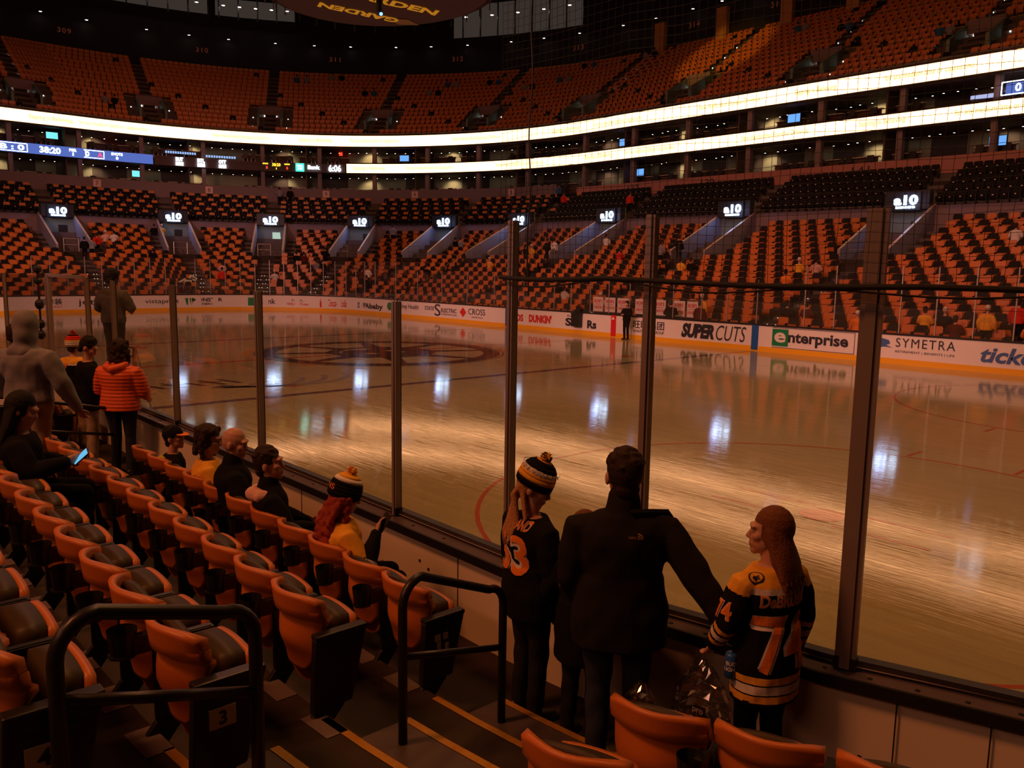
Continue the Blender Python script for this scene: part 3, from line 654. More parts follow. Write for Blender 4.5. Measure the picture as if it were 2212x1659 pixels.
# parapets
mb = MB(); 
band(mb, UA, 22.4, D3 - .05, 8.9, D3 - .05, 9.85, pinkwall); band(mb, UA, 22.4, D3 - .05, 9.85, D3 + .15, 9.85, pinkwall)
band(mb, 24.2, UB, D3 - .05, 8.9, D3 - .05, 10.2, purple); band(mb, 24.2, UB, D3 - .05, 10.2, D3 + .15, 10.2, purple)
mb.build('wall_parapet', kind='structure')
for n, u in (('137', 16.4), ('139', 9.6), ('141', -1.5), ('143', -11.5)):
    mb = MB(); mtext(mb, n, 1.1, .55, lambda x, y: P(u - x, D3 - .07, 9.38 + y), inkm); mb.build('section_numeral', label='dark section number %s on the pink parapet' % n, cat='section number', group='section numbers')
for n, u in (('7', 59.5), ('8', 51.9), ('9', 43.3), ('9', 36.3), ('9', 28.2)):
    mb = MB(); c = P(u, D3 - .09, 9.75); R = Matrix.Rotation(ANG(u), 3, 'Z'); mb.box(c, (.62, .03, .6), M.get('pink_card') or mat('pink_card', (.75, .5, .5), .5), R)
    vs, fs = textdata(n, 1.); mb.add([c + R @ Vector((v.x, -.02, v.y)) for v in fit(vs, None, .36)], fs, inkm)
    mb.build('number_card', label='small pink card reading %s on the parapet%s' % (n, {36.3: ', middle one of the three cards reading 9', 28.2: ', nearest the netting edge', 43.3: ' below the clock reading 6:06'}.get(u, '')), cat='card', group='number cards on the parapet')
# suite fittings: counter with stools, downlights, screens, wall-washing lamps
counter_m = mat('counter_top', (.72, .66, .56), .35); warm = emis('downlight_glow', (1, .9, .7), 16.)
cm = MB(); cm.box((0, 0, .95), (2.2, .35, .05), counter_m); cm.box((0, 0, .5), (2.0, .05, .85), suite_dark); cm = cm.mesh('bar_counter')
chm = MB(); chm.box((0, 0, .55), (.42, .4, .08), blackp); chm.box((0, .2, .8), (.42, .06, .4), blackp)
for a in (-.17, .17):
    for b in (-.15, .15): chm.box((a, b, .26), (.03, .03, .5), chrome)
chm = chm.mesh('bar_chair')
dsm = MB(); dsm.disc((0, 0, 0), .06, warm, 8); dsm.tube([(0, 0, .0), (0, 0, .1)], .08, blackp, 8); dsm = dsm.mesh('ceiling_light')
scr = emis('blue_screen', (.12, .32, .75), 1.1); scr2 = emis('teal_screen', (.15, .6, .62), 1.2)
for lvl, zf, zc in ((0, 9.35, 11.65), (1, 12.3, 14.0)):
    i = 0; zz = zf if lvl else zf
    for u in walk(-13.5, 69, 21.5, 2.55):
        i += 1; a = ANG(u)
        if i % 5 != 4:
            link('bar_counter', cm, None, P(u, 22.1, zf + (.0 if lvl else .1)), a, label='pale-topped bar counter in a suite on the %s level' % ('lower', 'upper')[lvl], cat='counter', group='suite counters ' + ('below', 'above')[lvl])
            for e in (-.7, 0, .7):
                if (i + int(e * 10)) % 3: link('bar_chair', chm, None, P(u + e / SC(u, 21.4), 21.5, zf + (0 if lvl else .1)), a, label='black chair at a suite counter on the %s level' % ('lower', 'upper')[lvl], cat='chair', group='suite chairs ' + ('below', 'above')[lvl])
        for e in (-.8, .2, 1.0):
            link('ceiling_light', dsm, None, P(u + e / SC(u, 23), 23.3 + .3 * ((i + int(e * 10)) % 2), zc - .12), a, label='small round downlight in a suite ceiling on the %s level' % ('lower', 'upper')[lvl], cat='ceiling light', group='suite downlights ' + ('below', 'above')[lvl])
        if i % 3 == 0: lamp('suite_lamp', 'SPOT', P(u, 23.3, zc - .15), P(u, 24.1, zf + .6), 55, (1, .78, .42), .12, 120, .7)
for u, z, tl, mm in ((62.4, 13.45, 'teal screen in an upper suite above the blue score strip', scr2), (56.6, 10.9, 'teal screen in a lower suite below the blue score strip', scr2), (18.6, 13.2, 'blue screen in the upper suites, first right of the net edge', scr), (3.9, 13.3, 'blue screen in the upper suites right of the middle', scr),
                 (16.9, 10.75, 'blue screen in the lower suites, first right of the net edge', scr), (-8.6, 10.6, 'bright blue screen in the lower suites near the picture edge', scr), (37.5, 13.2, 'narrow blue screen in the upper suites left of the middle', scr)):
    mb = MB(); mb.box((0, 0, 0), (.95, .06, .6), blackp); mb.quad((-.44, -.032, -.26), (.44, -.032, -.26), (.44, -.032, .26), (-.44, -.032, .26), mm)
    mb.build('television', None, loc=P(u, 21.7, z), rz=ANG(u), label=tl, cat='screen')
for u, z in ((58.0, 12.95), (42.6, 13.4)):
    mb = MB(); mb.box((0, 0, 0), (.3, .05, .3), emis('red_exit_glow', (1, .03, .01), 2.)); mb.build('exit_sign', None, loc=P(u, 23.5, z + .4), rz=ANG(u), label='small glowing red sign in the upper suites' + (' left of the clock' if u > 50 else ' above the clock'), cat='sign')

# LED ribbons -----------------------------------------------------------
rib = emis('ribbon_light', (1, .48, .21), 3.8); ribt = emis('ribbon_text', (.95, .45, .03), .9)
MSG = ['Sipping is Believing', 'for any medium latte or cappuccino', 'New Handcrafted Espresso Drinks at']
def ribbon(u0, u1, z0, z1, starts, lab):
    mb = MB(); band(mb, u0, u1, 20.42, z0, 20.42, z1, rib, 1.0)
    o = mb.build('ribbon_display', label=lab, cat='LED display')
    hb = MB()
    for zz in (z0 - .1, z1 + .02): band(hb, u0, u1, 20.40, zz, 20.40, zz + .08, railm, 1.0)
    band(hb, u0, u1, 20.5, z0 - .1, 20.5, z1 + .1, railm, 1.0)
    hb.build('housing', o)
    for u, k, wd in starts: tb = MB(); mtext(tb, MSG[k], wd, .42, lambda x, y: P(u + (wd / 2 - x) / SC(u, 20.4) - (wd / SC(u, 20.4)), 20.39, (z0 + z1) / 2 + y), ribt); tb.build('lettering', o)
S1 = [(64.3, 0, 3.2), (60.6, 1, 4.6), (51.5, 2, 4.8), (45.3, 0, 3.0), (41.4, 1, 4.6), (33.2, 2, 4.8), (24.7, 0, 3.0), (20.7, 1, 4.9), (10.6, 2, 4.9), (3.2, 0, 2.8), (-2.6, 1, 4.9), (-11, 2, 4.9)]
S2 = [(42.0 - .8, 0, 3.0), (37.0, 1, 4.6), (29.5, 2, 4.8), (21.6, 0, 3.0), (17.4, 1, 4.8), (7.0, 2, 4.9), (-1.2, 0, 2.8), (-6.7, 1, 4.9), (-14, 2, 4.8)]
ribbon(UA, UB, 14.1, 15.05, S1, 'upper glowing white and amber advertising ribbon along the balcony front')
ribbon(UA, 41.7, 11.72, 12.52, S2, 'lower glowing white and amber advertising ribbon along the suites')
# end-zone score strip and boards on the same level
bl = emis('score_strip_blue', (.10, .16, .55), .75); bw = emis('score_strip_white', (.75, .9, 1), 6.)
mb = MB(); band(mb, 55.7, UB, 20.42, 11.7, 20.42, 12.5, bl, 1.0); o = mb.build('score_strip', label='blue score strip with white digits at the far left', cat='LED display')
tb = MB()
def st(t, u, wd, h, z=12.1, m=None, bold=.03): mtext(tb, t, wd, h, lambda x, y: P(u - x / SC(u, 20.4), 20.39, z + y), m or bw, bold=bold)
def frame(u, wd, h, z=12.1):
    for dx, dz, a, b in ((0, h / 2, wd, .05), (0, -h / 2, wd, .05), (wd / 2, 0, .05, h), (-wd / 2, 0, .05, h)):
        c = P(u - dx / SC(u, 20.4), 20.38, z + dz); tb.box(c, (a, .01, b), bw, Matrix.Rotation(ANG(u), 3, 'Z'))
st('B : 0', 65.6, 1.7, .42); frame(65.6, 2.1, .62); st('38:20', 62.9, 1.55, .5); st('PER', 61.2, .55, .22, 12.27); st('1', 61.2, .1, .25, 11.95); st('0', 60.1, .3, .42); frame(59.6, 1.55, .6)
st('A', 59.2, .42, .42, m=emis('score_strip_red', (.7, .06, .12), 1.6)); st('SHOTS', 58.1, .9, .22, 12.28); st('0', 58.1, .2, .24, 11.95); tb.build('digits', o)
mb = MB(); band(mb, 41.8, 55.6, 20.5, 11.7, 20.5, 12.5, suite_dark, 1.); mb.build('fascia_panel', label='dark fascia between the blue score strip and the amber ribbon', cat='fascia')
def bars(u, wd, h, z, m, n=5):
    for q in range(n): tb.box(P(u - (-.5 + (q + .5) / n) * wd / SC(u, 20.4), 20.385, z), (wd / n * .72, .01, h), m, Matrix.Rotation(ANG(u), 3, 'Z'))
for u, t_, lab in ((53.9, 'BUT', 'leftmost of three glowing white block-lettered signs'), (52.4, 'BTL', 'middle of three glowing white block-lettered signs'), (50.9, 'OTT', 'rightmost of three glowing white block-lettered signs')):
    tb = MB(); st(t_, u, .62, .34, 12.29, bold=.06); bars(u, .68, .3, 11.9, bw, 4); tb.build('block_sign', label=lab, cat='sign')
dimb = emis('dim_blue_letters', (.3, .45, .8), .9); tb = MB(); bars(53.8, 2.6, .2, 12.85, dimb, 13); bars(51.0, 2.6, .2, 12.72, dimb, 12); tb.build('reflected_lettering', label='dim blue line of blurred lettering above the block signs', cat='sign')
tb = MB(); amb = emis('amber_digits', (1, .45, .03), 2.4); rdd = emis('red_digits', (1, .04, .02), 1.8)
band(tb, 45.9, 48.2, 20.44, 11.7, 20.44, 12.5, blackp); bars(47.8, .5, .12, 12.35, amb, 4); st('38:20', 47.0, .75, .28, 12.28, amb); bars(46.2, .5, .12, 12.35, amb, 4); st('0', 47.7, .16, .26, 12.0, rdd); st('1', 47.0, .07, .16, 11.93, amb); st('0', 46.2, .16, .26, 12.0, rdd)
tb.build('game_clock', label='small black game clock with amber and red digits', cat='scoreboard')
tb = MB(); gs = emis('green_square', (.05, .95, .55), 2.2); c = P(45.25, 20.42, 12.12); tb.box(c, (.75, .05, .72), gs, Matrix.Rotation(ANG(45.2), 3, 'Z')); st('TD', 45.25, .5, .42, 12.12, bw); tb.build('bank_logo_sign', label='glowing green square sign beside the white Bank lettering', cat='sign')
tb = MB(); st('Bank', 44.2, 1.1, .36, 12.15); tb.build('bank_lettering', label='glowing white word Bank between green square and clock time', cat='sign')
tb = MB(); st('6:06', 42.6, 1.15, .6, 12.1, bold=.02); tb.build('time_display', label='glowing white time display reading 6:06', cat='clock')
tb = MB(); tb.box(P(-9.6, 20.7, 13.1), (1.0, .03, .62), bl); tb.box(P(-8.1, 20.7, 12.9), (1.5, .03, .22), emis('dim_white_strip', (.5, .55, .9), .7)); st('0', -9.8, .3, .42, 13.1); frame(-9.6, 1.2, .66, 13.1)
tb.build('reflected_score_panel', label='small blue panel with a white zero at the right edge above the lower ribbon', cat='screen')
# glossy ledge screens of the club rail: catch the ribbon light
mb = MB(); gl = mat('polished_ledge', (.06, .05, .06), .08, .6)
band(mb, UA, UB, D1 - .25, 6.76, D1 + .15, 6.80, gl, 1.5); mb.build('club_ledge', label='polished ledge along the top of the lower stand', cat='ledge')

# hanging scoreboard ------------------------------------------------------
mb = MB(); zs = 12.5; R0 = 4.25; n = 32
drk = mat('scoreboard_shell', (.05, .03, .03), .5, .3); und = mat('scoreboard_underside', (.10, .05, .045), .6)
poly = [(R0 * cos(2 * pi * k / n), R0 * sin(2 * pi * k / n) * .86) for k in range(n)]
mb.prism(poly, zs + .15, zs + .3, und); mb.prism([(x * .8, y * .8) for x, y in poly], zs, zs + .15, und); mb.prism([(x * .9, y * .9) for x, y in poly], zs + .3, zs + 6, drk)
sbo = mb.build('hanging_scoreboard', label='dark oval hanging scoreboard lettered GARDEN underneath', cat='scoreboard')
mb = MB(); gt = emis('garden_letters', (.75, .28, .02), .42)
ax = Vector((.10, .99, 0)).normalized(); ay = Vector((.99, -.10, 0)).normalized()   # reads upright from the camera corner
def gt_(cx, cy_, sgn, hgt): return lambda x, y: (cx + sgn * (ax.x * x + ay.x * y), cy_ + sgn * (ax.y * x + ay.y * y), zs - .02)
mtext(mb, 'GARDEN', 4.0, .62, gt_(-.12, .55, 1, 0), gt, bold=.04, shear=-.2)
mtext(mb, 'GARDEN', 3.3, .55, gt_(-1.95, .35, -1, 0), gt, bold=.04, shear=-.2)
c = Vector((-1.75, 2.2, 0)); mb.add([(c + ax * a + ay * b)[:] [:2] + (zs - .02,) for a, b in ((-.7, 0), (0, -.4), (.7, 0), (0, .4))], [(0, 1, 2, 3)], mat('dull_gold_panel', (.45, .32, .08), .5))
mb.build('lettering', sbo)
mb = MB(); mb.tube([(R0 * 1.06 * cos(2 * pi * k / n), R0 * .92 * sin(2 * pi * k / n), zs + .3) for k in range(n + 1)], .06, drk, 6)
for k in range(n):
    a = 2 * pi * k / n; mb.tube([(R0 * .98 * cos(a), R0 * .84 * sin(a), zs + .3), (R0 * 1.06 * cos(a), R0 * .92 * sin(a), zs + .3), (R0 * 1.06 * cos(a), R0 * .92 * sin(a), zs - .02)], .025, drk, 5)
mb.build('truss_ring', sbo)
mb = MB(); mb.tube([(0, 0, zs), (0, 0, zs - .5)], .12, blackp, 8); mb.ball((.1, 0, zs - .55), .06, emis('blue_spark', (.05, .2, 1), 8.), 8); mb.build('camera_pod', sbo)
mb = MB()
for k in (0, 2, 5): a = 2 * pi * (k + 1) / n; mb.box((R0 * cos(a) * .98, R0 * .86 * sin(a) * .98, zs + .55), (.5, .7, .3), mat('pink_lamp_face', (.6, .25, .22), .5))
mb.build('lamp_head', sbo)

# ================================================================ NEAR STAND
def PN(x, d, z=0.):
    """near side: length x, offset d behind the boards"""
    p, a = arc_pt(x, d); return Vector((p.x, p.y, z))
def nband(mb, x0, x1, d0, z0, d1, z1, m, n=30):
    vs = []
    for i in range(n + 1): x = x0 + (x1 - x0) * i / n; vs += [PN(x, d0, z0), PN(x, d1, z1)]
    mb.add(vs, [(2 * i, 2 * i + 1, 2 * i + 3, 2 * i + 2) for i in range(n)], m)
NZ = [.35, .59, .83, 1.07, 1.31, 1.55, 1.79, 2.03]; ND = [.15, 1.11, 1.94, 2.79, 3.63, 4.47, 5.3, 6.1, 7.0]
mb = MB()
for k in range(8):
    nband(mb, 4, 28, ND[k], NZ[k], ND[k + 1], NZ[k], tread_m)
    if k: nband(mb, 4, 28, ND[k], NZ[k - 1] - .02, ND[k], NZ[k], concrete)
mb.build('floor_terrace', kind='structure')
# pale tiles under the seats
mb = MB(); tile = mat('pale_riser_tile', (.17, .135, .15), .6)
for k in range(1, 6):
    for i in range(36):
        x = 15.4 + i * .49 * .5
        if i % 2 and x < 22.3 + .15 * k: nband(mb, x, x + .25, ND[k] - .003, NZ[k - 1] + .01, ND[k] - .003, NZ[k], tile, 1); nband(mb, x, x + .25, ND[k], NZ[k] + .004, ND[k] + .12, NZ[k] + .004, tile, 1)
mb.build('floor_tiles', kind='structure')
# aisle: half steps with yellow nosing tape
for A0, A1, last in ((22.42, 23.75, 6), (14.35, 15.3, 4)):
    mb = MB()
    for k in range(0, last):
        dn = ND[k + 1] - .43; z = NZ[k] + .12; e = .16 * k; x0, x1 = A0 + e * (A0 > 20) + .1, A1 + e * (A0 > 20)
        for a, b, zz in ((dn, ND[k + 1], z),):
            nband(mb, x0, x1, a, zz, b, zz, step_m, 4); nband(mb, x0, x1, a, NZ[k], a, zz, step_m, 4)
            vs = [PN(x0, a, NZ[k]), PN(x0, b, NZ[k]), PN(x0, b, zz), PN(x0, a, zz)]; mb.add(vs, [(0, 1, 2, 3)], step_m)
            vs = [PN(x1, a, NZ[k]), PN(x1, b, NZ[k]), PN(x1, b, zz), PN(x1, a, zz)]; mb.add(vs, [(0, 1, 2, 3)], step_m)
        nband(mb, x0, x1, dn, z + .004, dn + .045, z + .004, yel, 4); nband(mb, x0, x1, dn - .002, z - .03, dn - .002, z + .004, yel, 4)
        nband(mb, x0 - .1, x1 + .1, ND[k + 1], NZ[k + 1] + .004, ND[k + 1] + .045, NZ[k + 1] + .004, yel, 4); nband(mb, x0 - .1, x1 + .1, ND[k + 1] - .002, NZ[k + 1] - .03, ND[k + 1] - .002, NZ[k + 1] + .004, yel, 4)
    if A0 > 20:
        c = PN(23.35, 1.5, NZ[1] + .004); R = Matrix.Rotation(.12, 3, 'Z'); vs, fs = textdata('2', 1., bold=.02)
        mb.add([c + R @ Vector((v.x, v.y, 0)) for v in fit(vs, .2, .22)], fs, mat('faded_blue_paint', (.05, .10, .35), .8))
    mb.build('aisle_steps' if A0 > 20 else 'aisle_steps_far', kind='structure')

# the detailed folding seat; local x along the row, +y towards the ice
def shell_pt(x, z, back):
    hw = .232 if z > .62 else .232 * max(.45, math.sqrt(max(.0, 1 - ((.62 - z) / .215) ** 2)))
    y = .10 * (x / .235) ** 2 - .13 * (z - .4) - .02
    if z > .735: y -= .03 * min(1, (z - .735) / .015) * (1 if back else .3)
    else: y -= .03 * math.exp(-((z - .60) / .08) ** 2) * (1 if back else .4) * (1 - (x / .25) ** 2)
    return hw, y
def seat_back():
    mb = MB(); zs_ = [.42, .44, .48, .53, .56, .60, .64, .68, .71, .73, .75, .79, .82, .85, .87]; nx = 10; F = []; B = []
    for j, z in enumerate(zs_):
        for i in range(nx + 1):
            t = -1 + 2 * i / nx; hw, _ = shell_pt(0, z, 1)
            if z < .74: hw *= .94
            x = t * hw; drop = -.03 * t * t * t * t if z > .80 else 0
            _, yb = shell_pt(x, z, True); B.append((x, yb, z + drop)); F.append((x, yb + .028 + .03 * (t * t) * (z > .70), z + drop))
    W = nx + 1; n = len(B); H = len(zs_); fs = []
    for j in range(H - 1):
        for i in range(nx): a = j * W + i; fs.append((a, a + W, a + W + 1, a + 1)); fs.append((n + a, n + a + 1, n + a + W + 1, n + a + W))
    edge = [i for i in range(W)] + [j * W + nx for j in range(1, H)] + [(H - 1) * W + i for i in range(nx - 1, -1, -1)] + [j * W for j in range(H - 2, 0, -1)]
    for q in range(len(edge)): a, b = edge[q], edge[(q + 1) % len(edge)]; fs.append((a, b, n + b, n + a))
    mb.add(B + F, fs, gold); return mb
def pad(cx, w, z0, z1, y0, thick, lean, m, bulge=.02):
    """upholstered pad: rounded box in x/z with a bulging face"""
    mb = MB(); nx, nz = 8, 6; F = []; B = []
    for j in range(nz + 1):
        for i in range(nx + 1):
            s = -1 + 2 * i / nx; t = -1 + 2 * j / nz; k = 1 - .12 * (s * s * t * t); x = cx + s * w * k; z = (z0 + z1) / 2 + t * (z1 - z0) / 2 * k
            e = bulge * (1 - s ** 4) * (1 - t ** 4); B.append((x, y0 + lean * (z - z0) - e, z)); F.append((x, y0 + lean * (z - z0) + thick + e * .3, z))
    W = nx + 1; n = len(B); fs = []
    for j in range(nz):
        for i in range(nx): a = j * W + i; fs.append((a, a + W, a + W + 1, a + 1)); fs.append((n + a, n + a + 1, n + a + W + 1, n + a + W))
    edge = [i for i in range(W)] + [j * W + nx for j in range(1, nz + 1)] + [nz * W + i for i in range(nx - 1, -1, -1)] + [j * W for j in range(nz - 1, 0, -1)]
    for q in range(len(edge)): a, b = edge[q], edge[(q + 1) % len(edge)]; fs.append((a, b, n + b, n + a))
    mb.add(B + F, fs, m); return mb
def bev(o, wd=.008, seg=2): return mod(o, 'BEVEL', width=wd, segments=seg, limit_method='ANGLE', angle_limit=.6)
MS = {}
def seat_thing(loc, rz, label, group, panel=None, folded=True):
    key = folded
    r = empty('folding_seat_unit', loc, rz, label=label, cat='seat', group=group)
    if key not in MS:
        d = {}
        b = seat_back().mesh('backrest', True); d['backrest'] = b
        d['back_cushion'] = pad(0, .17, .52, .85, .02, .035, -.13, leather, -.0).mesh('back_cushion', True)
        if folded:
            d['seat_cushion'] = pad(0, .18, .43, .715, .10, .10, .10, leather, .012).mesh('seat_cushion', True)
            d['seat_pan'] = pad(0, .20, .40, .705, .20, .035, .10, gold, .0).mesh('seat_pan', True)
        else:
            mb = MB(); mb.box((0, .3, .45), (.4, .4, .07), leather); d['seat_cushion'] = mb.mesh('seat_cushion')
            mb = MB(); mb.box((0, .3, .40), (.42, .42, .05), gold); d['seat_pan'] = mb.mesh('seat_pan')
        mb = MB(); mb.grid(lambda i, j: (.17 * cos(pi * (1 + i)), -.03 - .05 * sin(pi * j), .30 - .14 * sin(pi * i)), 8, 2, golddark) if 0 else None
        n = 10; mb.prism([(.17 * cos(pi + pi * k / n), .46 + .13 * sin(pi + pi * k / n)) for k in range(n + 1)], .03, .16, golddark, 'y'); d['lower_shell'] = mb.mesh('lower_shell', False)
        mb = MB(); mb.box((.245, .12, .665), (.045, .26, .03), blackp); mb.box((.245, .12, .682), (.03, .24, .006), railm); d['armrest'] = mb.mesh('armrest')
        mb = MB(); mb.hexa([(.228, -.26, 0), (.262, -.26, 0), (.228, -.12, 0), (.262, -.12, 0), (.228, -.02, .30), (.262, -.02, .30), (.228, .12, .30), (.262, .12, .30)], blackp)
        mb.hexa([(.228, -.02, .30), (.262, -.02, .30), (.228, .12, .30), (.262, .12, .30), (.228, -.02, .66), (.262, -.02, .66), (.228, .22, .66), (.262, .22, .66)], blackp); d['standard'] = mb.mesh('standard')
        mb = MB(); cx, cz = .20, .735; mb.prism([(cx + .062 * cos(k * pi / 4 + .39), -.13 + .062 * sin(k * pi / 4 + .39)) for k in range(8)], cz - .11, cz - .10, blackp)
        mb.grid(lambda i, j: (cx + (.05 + .014 * j) * cos(2 * pi * i), -.13 + (.05 + .014 * j) * sin(2 * pi * i), cz - .11 + .12 * j), 12, 1, blackp, True); mb.box((cx + .03, -.05, cz - .06), (.05, .10, .08), blackp); d['cup_holder'] = mb.mesh('cup_holder')
        MS[key] = d
    d = MS[key]
    for nme in ('backrest', 'back_cushion', 'seat_pan', 'seat_cushion', 'lower_shell', 'armrest', 'standard', 'cup_holder'):
        if panel is not None and nme in ('armrest', 'standard', 'cup_holder'): continue
        o = link(nme, d[nme], r)
        if nme in ('armrest', 'standard'): bev(o, .006)
    if panel is not None:
        mb = MB(); mb.hexa([(.24, -.06, .26), (.29, -.06, .26), (.24, .17, .28), (.29, .17, .28), (.24, -.04, .66), (.29, -.04, .66), (.24, .26, .66), (.29, .26, .66)], blackp)
        mb.hexa([(.245, -.28, 0), (.285, -.28, 0), (.245, -.12, 0), (.285, -.12, 0), (.245, -.04, .27), (.285, -.04, .27), (.245, .13, .27), (.285, .13, .27)], blackp)
        mb.box((.265, .11, .67), (.065, .30, .03), railm); e = mb.build('end_panel', r); bev(e)
        mb = MB(); mb.box((.292, .10, .60), (.006, .18, .008), railm)
        if panel.strip():
            pl_ = M.get('number_plate') or mat('number_plate', (.75, .62, .45), .5)
            mb.box((.293, .07, .52), (.006, .11, .085), pl_); vs, fs = textdata(panel, 1., bold=.03); mb.add([(.298, .07 + v.x, .52 + v.y) for v in fit(vs, None, .06)], fs, inkm)
        elif panel == '':
            for a, b, c_, d_ in ((.05, .55, .04, .04), (.11, .55, .035, .04), (.06, .49, .025, .07), (.12, .48, .025, .04), (.10, .44, .015, .015)): mb.box((.293, a, b), (.006, c_, d_), M.get('torn_sticker') or mat('torn_sticker', (.6, .5, .42), .6))
        mb.build('number_plate', e)
    return r
def ordw(n): return ('first', 'second', 'third', 'fourth', 'fifth', 'sixth', 'seventh', 'eighth', 'ninth', 'tenth', 'eleventh', 'twelfth', 'thirteenth')[n]
ROWS = [(1, 22.02, 11, -14.02, NZ[0], '', 'front row along the boards'), (2, 22.27, 12, -14.885, NZ[1], ' ', 'second row'), (3, 22.82, 9, -15.71, NZ[2], '3', 'third row'), (4, 23.1, 5, -16.4, NZ[3], '4', 'fourth row at the left edge')]
for rn, x0, n, y, z, plate, rowname in ROWS:
    for i in range(n):
        x = x0 - .487 * i; fol = not (rn == 1 and i in (2, 4, 6, 7, 9) or rn == 3 and i == 8)
        lab = ('aisle-end orange seat of the ' + rowname + (', plate %s on end panel' % plate if plate else ', stickers on its end panel' if rn == 1 else ', plain black end panel')) if i == 0 else 'orange folding seat, %s from the aisle in the %s' % (ordw(i), rowname)
        seat_thing((x, y, z), 0, lab, 'near folding seats', plate if i == 0 else None, fol)
# block right of the aisle, and the block beyond the far aisle
for x, y, z, a, lab in ((24.0, -13.97, .32, .33, 'orange seat back below the legs of the man in the black jacket'), (24.45, -13.78, .32, .36, 'large orange seat back below the girl in the 74 jersey'), (24.92, -13.58, .32, .4, 'orange seat back just showing at the bottom edge near the picture corner'),
                     (24.11, -14.64, .44, .33, 'nearest large orange seat back at the bottom, beside the aisle steps')):
    seat_thing((x, y, z), a, lab, 'near folding seats')
for i in range(5): seat_thing((13.6 - .487 * i, -14.9, NZ[1]), 0, 'dim orange second-row seat beyond the far handrail, %s from the aisle' % ordw(i), 'near folding seats', '' if i == 0 else None)
for i in range(4): seat_thing((13.3 - .487 * i, -14.03, NZ[0]), 0, 'dim orange front-row seat beyond the far handrail, %s from the aisle' % ordw(i), 'near folding seats')
# handrails
def handrail(name, pa, za, pb, zb_, h, label, r=.024, mids=(.6, .6)):
    a = Vector(pa); b = Vector(pb); t = empty(name, (a.x, a.y, za), 0, label=label, cat='handrail', group='aisle handrails')
    off = Vector((a.x, a.y, za)); d = (b - a).normalized()
    pts = [Vector((a.x, a.y, za))]
    for k in range(7): ang = pi * k / 12; q = a + d * (.13 * (1 - cos(ang))); pts.append(Vector((q.x, q.y, za + h - .13 + .13 * sin(ang))))
    for k in range(7): ang = pi * k / 12; q = b - d * (.13 * (1 - sin(ang))); pts.append(Vector((q.x, q.y, zb_ + h - .13 + .13 * cos(ang))))
    pts.append(Vector((b.x, b.y, zb_)))
    mb = MB(); mb.tube([p - off for p in pts], r, railm, 12); mb.build('top_tube', t, True)
    mb = MB(); mb.tube([Vector((a.x, a.y, za + h * mids[0])) - off, Vector((b.x, b.y, zb_ + h * mids[1])) - off], r * .8, railm, 10); mb.build('middle_tube', t, True)
    mb = MB()
    for p, z in ((a, za), (b, zb_)): mb.tube([Vector((p.x, p.y, z)) - off, Vector((p.x, p.y, z + .02)) - off], r * 2.2, railm, 12)
    mb.build('floor_flange', t)
handrail('handrail', (22.86, -14.60), NZ[1], (22.72, -13.80), NZ[0], .985, 'black tube handrail between the first rows and the woman in the 63 jersey')
handrail('handrail', (23.47, -16.30), 1.0, (23.35, -15.60), .85, 1.05, 'black tube handrail nearest the camera at the lower left', .026, (.76, .66))
handrail('handrail', (14.75, -14.98), NZ[1], (14.75, -13.62), NZ[0], .93, 'black tube handrail far down the row, by the man in khaki trousers')

# ================================================================ PEOPLE
skin = mat('skin', (.52, .27, .19), .55, noise=.05, nscale=30); skin2 = mat('dark_skin', (.13, .06, .04), .55)
def cloth(name, col, **k): return mat(name, col, .9, spec=.12, noise=.15, nscale=40, bump=.15, **k)
black_c = cloth('black_cloth', (.008, .007, .008)); dark_c = cloth('charcoal_cloth', (.02, .018, .02)); denim = cloth('dark_denim', (.03, .035, .055)); khaki = cloth('khaki_cloth', (.40, .28, .20)); greyc = cloth('grey_fleece', (.24, .23, .27))
goldc = cloth('gold_jersey_cloth', (.80, .40, .045)); whitec = cloth('white_jersey_cloth', (.72, .66, .64)); orangec = mat('orange_puffer_nylon', (.80, .12, .02), .45); yellowc = cloth('yellow_green_cloth', (.50, .50, .06)); bluec = cloth('blue_cloth', (.04, .12, .30)); pinkc = cloth('pale_hood_cloth', (.75, .45, .38)); redc = cloth('red_cloth', (.60, .03, .02))
num_or = cloth('orange_numeral_cloth', (.85, .24, .035))
hairm = {k: mat(k + '_hair', c, .7, spec=.25, noise=.5, nscale=90, bump=.6) for k, c in dict(black=(.01, .008, .007), brown=(.028, .013, .008), blonde=(.42, .20, .08), red=(.28, .035, .012), auburn=(.16, .055, .022), grey=(.12, .09, .08)).items()}
deps = bpy.context.evaluated_depsgraph_get
